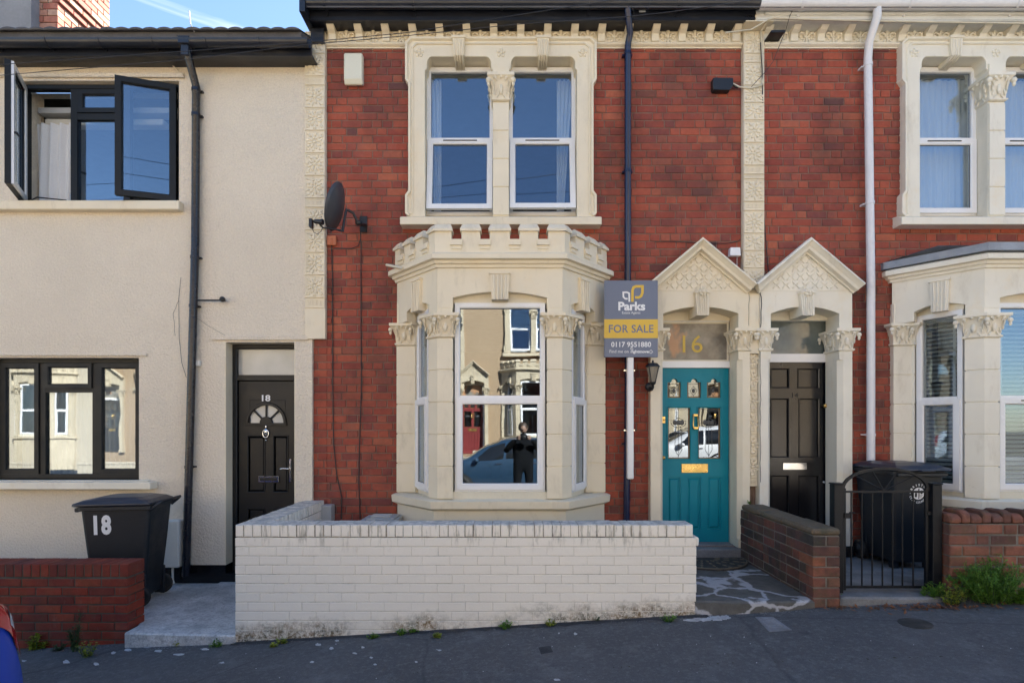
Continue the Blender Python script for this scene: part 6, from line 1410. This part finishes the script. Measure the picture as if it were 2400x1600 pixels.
cable([(1782, 100, -.09), (1786, 160, -.09), (1789, 300, -.03), (1790, 500, -.02), (1799, 620, -.02), (1803, 650, -.02)], 'thin black cable down the right edge of the carved pilaster', .005)
cable([(906, 621, -.1), (945, 629, -.3)], 'short bare timber peg sticking out of the bay cornice', .016, 'timber', 'peg', 'peg')

# ================================================================ curtains and blinds
curtain(-1.01, -.82, 3.98, 5.62, .30, 'white net curtain at the left of the left upper sash window', 'net', 4, .02, taper=-1.2)
curtain(.52, .71, 3.98, 5.62, .30, 'white net curtain at the right of the right upper sash window', 'net', 4, .02, taper=1.2)
curtain(-5.44, -5.02, 4.02, 5.06, .20, 'cream curtain hanging in the open black framed window', 'net', 4, .035)
solo(MB().box(-5.36, -4.0, .22, .34, 5.06, 5.13), 'curtain_pelmet', M['drape'], 'cream curtain pelmet inside the open black framed window', 'pelmet', bevel=.01)
solo(MB().box(-5.38, -3.8, .16, .3, 5.16, 5.22), 'blind_cassette', M['box_grey'], 'grey roller blind cassette at the top of the open black framed window', 'blind')
curtain(-5.74, -4.12, 1.0, 2.33, .36, 'pale voile behind the black framed ground floor window', 'net', 26, .008)
for sx, lb in ((-1, 'left'), (1, 'right')): curtain(XC+sx*.80-.10, XC+sx*.80+.06, .95, 2.8, .05, 'beige curtain in the %s cheek of the castellated bay' % lb, 'drape', 4, .03)
curtain(4.49, 5.42, 3.98, 5.62, .30, 'white voile across the left sash of the far right upper window', 'net', 13, .014); curtain(5.40, 6.2, 3.98, 5.62, .31, 'white voile across the second sash of the far right upper window', 'net', 12, .014)
T, ln = xform((XB-.90, .02), (XB-.66, -.40)); blind(.02, ln-.02, .95, 2.78, .10, 'cream slatted blind in the angled light of the pale bay', T)
blind(XB-.45, XB+.45, .95, 2.80, -.36, 'cream slatted blind in the front light of the pale bay')

# ================================================================ doormat, covers, litter, splashes
t = thing('doormat', 'half round patterned rubber doormat before the teal door', 'doormat', (2.06, -.14, .18)); mb = MB(); cxm, cym = 2.05, -.13
mb.prism([(cxm+.46*math.cos(a), cym+.50*math.sin(a)) for a in [math.pi+i*math.pi/24 for i in range(25)]], 'z', .1765, .190); part(mb, 'backing', M['mat_rub'], t)
mb = MB()
for i in range(9):
    a = math.pi+ (i+.5)*math.pi/9
    for rr_ in (.16, .25, .34, .42):
        X = Vector((math.cos(a), math.sin(a), 0)); mb.ell((cxm+rr_*math.cos(a), cym+rr_*1.08*math.sin(a), .191), .034, .015, .006, X, (-X.y, X.x, 0), (0, 0, 1), 8, 4)
mb.tube([(cxm+.445*math.cos(a), cym+.485*math.sin(a), .192) for a in [math.pi+i*math.pi/24 for i in range(25)]], .007, 6); part(mb, 'relief', M['mat_rel'], t)
def gp(u, v):
    X = 0
    for _ in range(12):
        z_ = ground_z(X); d = (CZ-z_)*F/(v-1000); X = (u-1200)/F*d
    return Vector((X, d+CY, ground_z(X)-.03*max(0, min(1, (-1.0-(d+CY))/1.85))))
SL = Matrix.Rotation(-math.atan(.06), 4, 'Y')
def flat(poly, h=.004): # a thin patch lying on the sloping pavement
    mb = MB(); n_ = len(poly); vs = [p+Vector((0, 0, .001)) for p in poly]+[p+Vector((0, 0, h)) for p in poly]
    mb.add(vs, [tuple(range(n_)), tuple(range(n_, 2*n_))]+[(i, (i+1)%n_, n_+(i+1)%n_, n_+i) for i in range(n_)]); return mb
cv = [gp(1770, 1443), gp(1812, 1443), gp(1856, 1472), gp(1803, 1476)]; t = thing('utility_cover', 'small square metal access cover set in the pavement before the teal door path', 'access cover', gp(1810, 1459)); part(flat(cv, .006), 'frame', M['cover'], t)
cc = sum(cv, Vector())/4; mb = MB()
for i in range(6): p = cv[0].lerp(cv[1], (i+1)/7)*.0 + cv[0].lerp(cv[3], (i+1.0)/8); q_ = cv[1].lerp(cv[2], (i+1.0)/8); p, q_ = p.lerp(q_, .15), p.lerp(q_, .85); mb.tube([p+Vector((0,0,.006)), q_+Vector((0,0,.006))], .005, 5)
part(mb, 'grid', M['cover'], t)
t = thing('gully_cover', 'worn round cover sunk in the pavement below the green bush', 'access cover', gp(2145, 1456)); mb = MB().lathe([(.11, 0), (.11, .005), (.0, .006)], gp(2145, 1456), (-.06, 0, 1), 20, smooth=False); part(mb, 'plate', M['mat_rub'], t)
sp = MB()
def blob(u, v, ru, rv, n_=11):
    ps = []
    for i in range(n_): a = 2*math.pi*i/n_; k_ = rnd.uniform(.6, 1.25); ps.append(gp(u+ru*k_*math.cos(a), v+rv*k_*math.sin(a)))
    m_ = flat(ps, .0035); sp.add(m_.v, m_.f)
for (u, v, a, b) in ((300, 1520, 10, 3), (345, 1512, 12, 4), (372, 1522, 9, 3), (420, 1530, 12, 2.5), (480, 1518, 10, 2), (225, 1552, 8, 3), (520, 1548, 7, 2), (1030, 1519, 5, 2), (975, 1545, 4, 2), (745, 1507, 7, 3), (778, 1515, 6, 3), (790, 1498, 5, 2), (832, 1526, 5, 2), (850, 1513, 4, 2), (870, 1536, 4, 2), (731, 1546, 6, 2), (879, 1551, 4, 2), (1348, 1481, 5, 3), (1310, 1480, 2, 1.5), (266, 1527, 6, 3), (155, 1547, 9, 4), (56, 1545, 6, 2), (1306, 1584, 8, 3)): blob(u, v, a, b)
for (u, v, a, b) in ((1622, 1450, 20, 2.5), (1650, 1448, 24, 4), (1680, 1445, 24, 5.5), (1700, 1443, 12, 5)): blob(u, v, a, b, 23)
for i in range(45): blob(rnd.uniform(560, 2380), rnd.uniform(1480, 1598), rnd.uniform(.8, 1.8), rnd.uniform(.6, 1.2), 6)
part(sp, 'paint_splashes', M['splash'], kind='stuff')

# ================================================================ plants
def leaf(mb, p, d, w, l, bend=.3):
    d = d.normalized(); s_ = d.cross(Vector((0, 0, 1))); s_ = s_.normalized() if s_.length > .05 else Vector((1, 0, 0)); up_ = s_.cross(d)
    a = p; b = p+d*l*.5+up_*l*.12*bend; c_ = p+d*l-up_*l*bend*.3; mb.add([a, b-s_*w/2, c_, b+s_*w/2], [(0, 1, 2, 3)])
def weed(p, h, n_, spread, label, mat='leaf', lw=.018, ll=.04, stems=5, group=None, name='weed', fine=False, cat='weed'):
    t = thing(name, label, cat, p, group); st = MB(); fo = MB()
    for i in range(stems):
        a = rnd.uniform(0, 6.28); r_ = spread*math.sqrt(rnd.random()); q_ = Vector((r_*math.cos(a), r_*math.sin(a)*.6, h*rnd.uniform(.55, 1.0)*(1-.45*(r_/max(.01, spread))**2)))
        b0 = p+Vector((q_.x*.35, q_.y*.35, -.01)); path = [b0, b0+Vector((q_.x*.25, q_.y*.25, q_.z*.5)), p+q_]; st.tube(path, [.0028, .0022, .001], 4)
        for j in range(int(n_/stems)):
            u = rnd.random()**.7; c_ = path[0].lerp(path[1], u*2) if u < .5 else path[1].lerp(path[2], u*2-1)
            az = rnd.uniform(0, 6.28); el = rnd.uniform(-.2, 1.0); d = Vector((math.cos(az)*math.cos(el), math.sin(az)*math.cos(el), math.sin(el)))
            k_ = rnd.uniform(.6, 1.3)
            if fine:
                for m_ in range(5): e2 = c_+d*ll*k_*m_/5; leaf(fo, e2, (d+Vector((rnd.uniform(-1, 1), rnd.uniform(-1, 1), rnd.uniform(-.4, .8)))), lw*k_, ll*k_*.5)
            else: leaf(fo, c_, d, lw*k_, ll*k_)
    part(st, 'stem', M['leaf_d'], t); part(fo, 'foliage', M[mat], t); return t
random.seed(3)
G = 'small weeds growing along the foot of the white wall'
spots = [(615, 1492, .05, 'leaf_y', 'yellow green weed sprig at the left corner of the white wall'), (660, 1504, .035, 'leaf_y', 'low yellow moss tuft right of the white wall left corner'), (640, 1512, .02, 'leaf_y', 'flat yellow moss patch on the tarmac by the white wall corner'),
         (853, 1478, .055, 'leaf', 'round green weed at the foot of the white wall below the bay'), (874, 1492, .03, 'leaf', 'tiny green weed on the tarmac just below the round weed'), (940, 1484, .035, 'leaf', 'spreading green weed below the left pier of the bay'), (968, 1480, .03, 'leaf', 'second spreading green weed below the left pier'),
         (1024, 1490, .03, 'leaf_y', 'straw coloured weed tuft in the gap under the white wall'), (1187, 1470, .05, 'leaf', 'upright green weed under the middle of the white wall'), (1290, 1463, .035, 'leaf_y', 'yellow flowered weed under the white wall right of its middle'), (1386, 1452, .06, 'leaf_d', 'dark bushy weed against the right half of the white wall'), (1566, 1452, .05, 'leaf', 'green weed beside the white smear near the right end of the white wall'), (760, 1490, .02, 'leaf_d', 'dark creeping weed left of the round green weed')]
for (u, v, h, m_, lb) in spots: weed(gp(u, v), h*1.5, 170, h*1.45, lb, m_, .012, .020, 12, G)
p_ = lambda u, v: gp(u, v)
weed(gp(85, 1520), .13, 260, .11, 'yellow green leafy weed under the left brick wall beside the car', 'leaf_y', .022, .034, 10)
weed(gp(140, 1520), .07, 120, .08, 'small dark weed between the leafy weed and the tall weed', 'leaf_d', .014, .024, 8)
weed(gp(178, 1522), .40, 340, .075, 'tall feathery dark weed against the left brick wall', 'leaf_d', .006, .028, 7, fine=True)
weed(gp(205, 1535), .17, 260, .09, 'pale seeding weed at the foot of the tall feathery weed', 'leaf_y', .012, .018, 10)
weed(gp(408, 1510), .045, 140, .06, 'bright yellow green weed under the pale concrete path edge', 'leaf_y', .014, .022, 9)
weed(gp(508, 1512), .06, 130, .05, 'small green weed at the right end of the pale path edge', 'leaf', .012, .022, 9)
weed(gp(1976, 1412), .10, 90, .035, 'upright broad leaved weed at the foot of the dividing wall end', 'leaf', .030, .045, 4)
weed(gp(2325, 1407), .40, 3000, .34, 'large feathery green bush against the orange brick wall', 'leaf', .008, .038, 90, None, 'bush', True, 'bush')
weed(gp(2225, 1412), .17, 520, .17, 'yellow flowered weed patch left of the feathery bush', 'leaf_y', .010, .022, 26)
weed(gp(2190, 1402), .16, 460, .12, 'low green ferny weed at the foot of the right gate post', 'leaf', .008, .03, 18, None, 'weed', True)
weed(gp(2398, 1412), .10, 120, .10, 'broad leaved dark green weed at the far right below the bush', 'leaf', .04, .07, 7)
weed(Vector((2.56, -.16, .78)), .03, 60, .05, 'little green weed sprouting on top of the dividing wall', 'leaf', .012, .02, 6)
for u, v, a, b in ((300, 1520, 10, 3), (345, 1512, 12, 4), (372, 1522, 9, 3), (420, 1530, 12, 2.5), (480, 1518, 10, 2), (225, 1552, 8, 3), (520, 1548, 7, 2), (1030, 1519, 5, 2), (975, 1545, 4, 2)): pass
pt = MB()
for poly in (((1262, 1512), (1290, 1508), (1296, 1522), (1268, 1527)), ((2280, 1570), (2430, 1556), (2460, 1620), (2250, 1622))):
    m_ = flat([gp(*p) for p in poly], .003); pt.add(m_.v, m_.f)
part(pt, 'tarmac_patch', M['tar_patch'], kind='structure')
jn = MB(); Pj = [gp(u, 1572-(u-900)*.034+rnd.uniform(-2.5, 2.5)) for u in range(960, 2420, 9)]
for a, b in zip(Pj, Pj[1:]): w_ = rnd.uniform(.003, .008); jn.box(a.x, b.x+.004, a.y-w_, a.y+w_, min(a.z, b.z)-.01, max(a.z, b.z)+.0015)
Pj = [gp(1955+i*4, 1462+i*4) for i in range(12)]
for a, b in zip(Pj, Pj[1:]): jn.prism([(a.x-.004, a.y), (a.x+.004, a.y), (b.x+.004, b.y), (b.x-.004, b.y)], 'z', a.z-.01, a.z+.0015)
part(jn, 'pavement_joint', M['moss'], kind='structure')
# rough broken tarmac and dirt along the foot of the white wall
dr = MB(); n_ = 60; vs = []
for i in range(n_+1):
    x = -2.3+3.9*i/n_; z_ = ground_z(x)-.03*(.55)/1.85
    vs += [(x, -1.52, z_+.012), (x, -1.545-.03-.04*rnd.random()*(.5 if x < -1 else 1), z_+.0025)]
dr.add(vs, [(2*i, 2*i+2, 2*i+3, 2*i+1) for i in range(n_)], 0, True); part(dr, 'dirt_strip', M['tar_patch'], kind='stuff')
lt = MB()
for i in range(150):
    u = rnd.gauss(2150, 95); v = 1416+abs(rnd.gauss(0, 7))-(u-2150)*.02; p = gp(min(2390, max(1930, u)), v); a = rnd.uniform(0, 6.28)
    leaf(lt, p+Vector((0, 0, .008)), Vector((math.cos(a), math.sin(a), rnd.uniform(-.1, .5))), rnd.uniform(.012, .03), rnd.uniform(.02, .06), rnd.uniform(-.5, 1))
for i in range(40): p = gp(rnd.uniform(1930, 1985), rnd.uniform(1412, 1424)); a = rnd.uniform(0, 6.28); leaf(lt, p+Vector((0, 0, .008)), Vector((math.cos(a), math.sin(a), .3)), .018, .03)
part(lt, 'fallen_leaves', M['dead'], kind='stuff')
# grit and moss in the joint between the white wall and the pavement
gr = MB()
for i in range(1100):
    x = rnd.uniform(-2.25, 4.8); y = -1.545-abs(rnd.gauss(0, .025)) + (.0 if x < 1.5 else -.02); s_ = rnd.uniform(.002, .006)*(1.6 if rnd.random() < .1 else 1); z_ = ground_z(x)-.03*(-1-y)/1.85
    gr.ell((x, y, z_+.002), s_, s_*rnd.uniform(.6, 1), s_*.6, nu=5, nv=3)
for i in range(350):
    x = rnd.uniform(-4.6, -2.3); y = -1.42-abs(rnd.gauss(0, .04)) - (.1 if x > -3.2 else 0); s_ = rnd.uniform(.002, .007); z_ = ground_z(x)-.03*(-1-y)/1.85
    gr.ell((x, y, z_+.002), s_, s_*.8, s_*.6, nu=5, nv=3)
part(gr, 'grit', M['concrete'], kind='stuff')
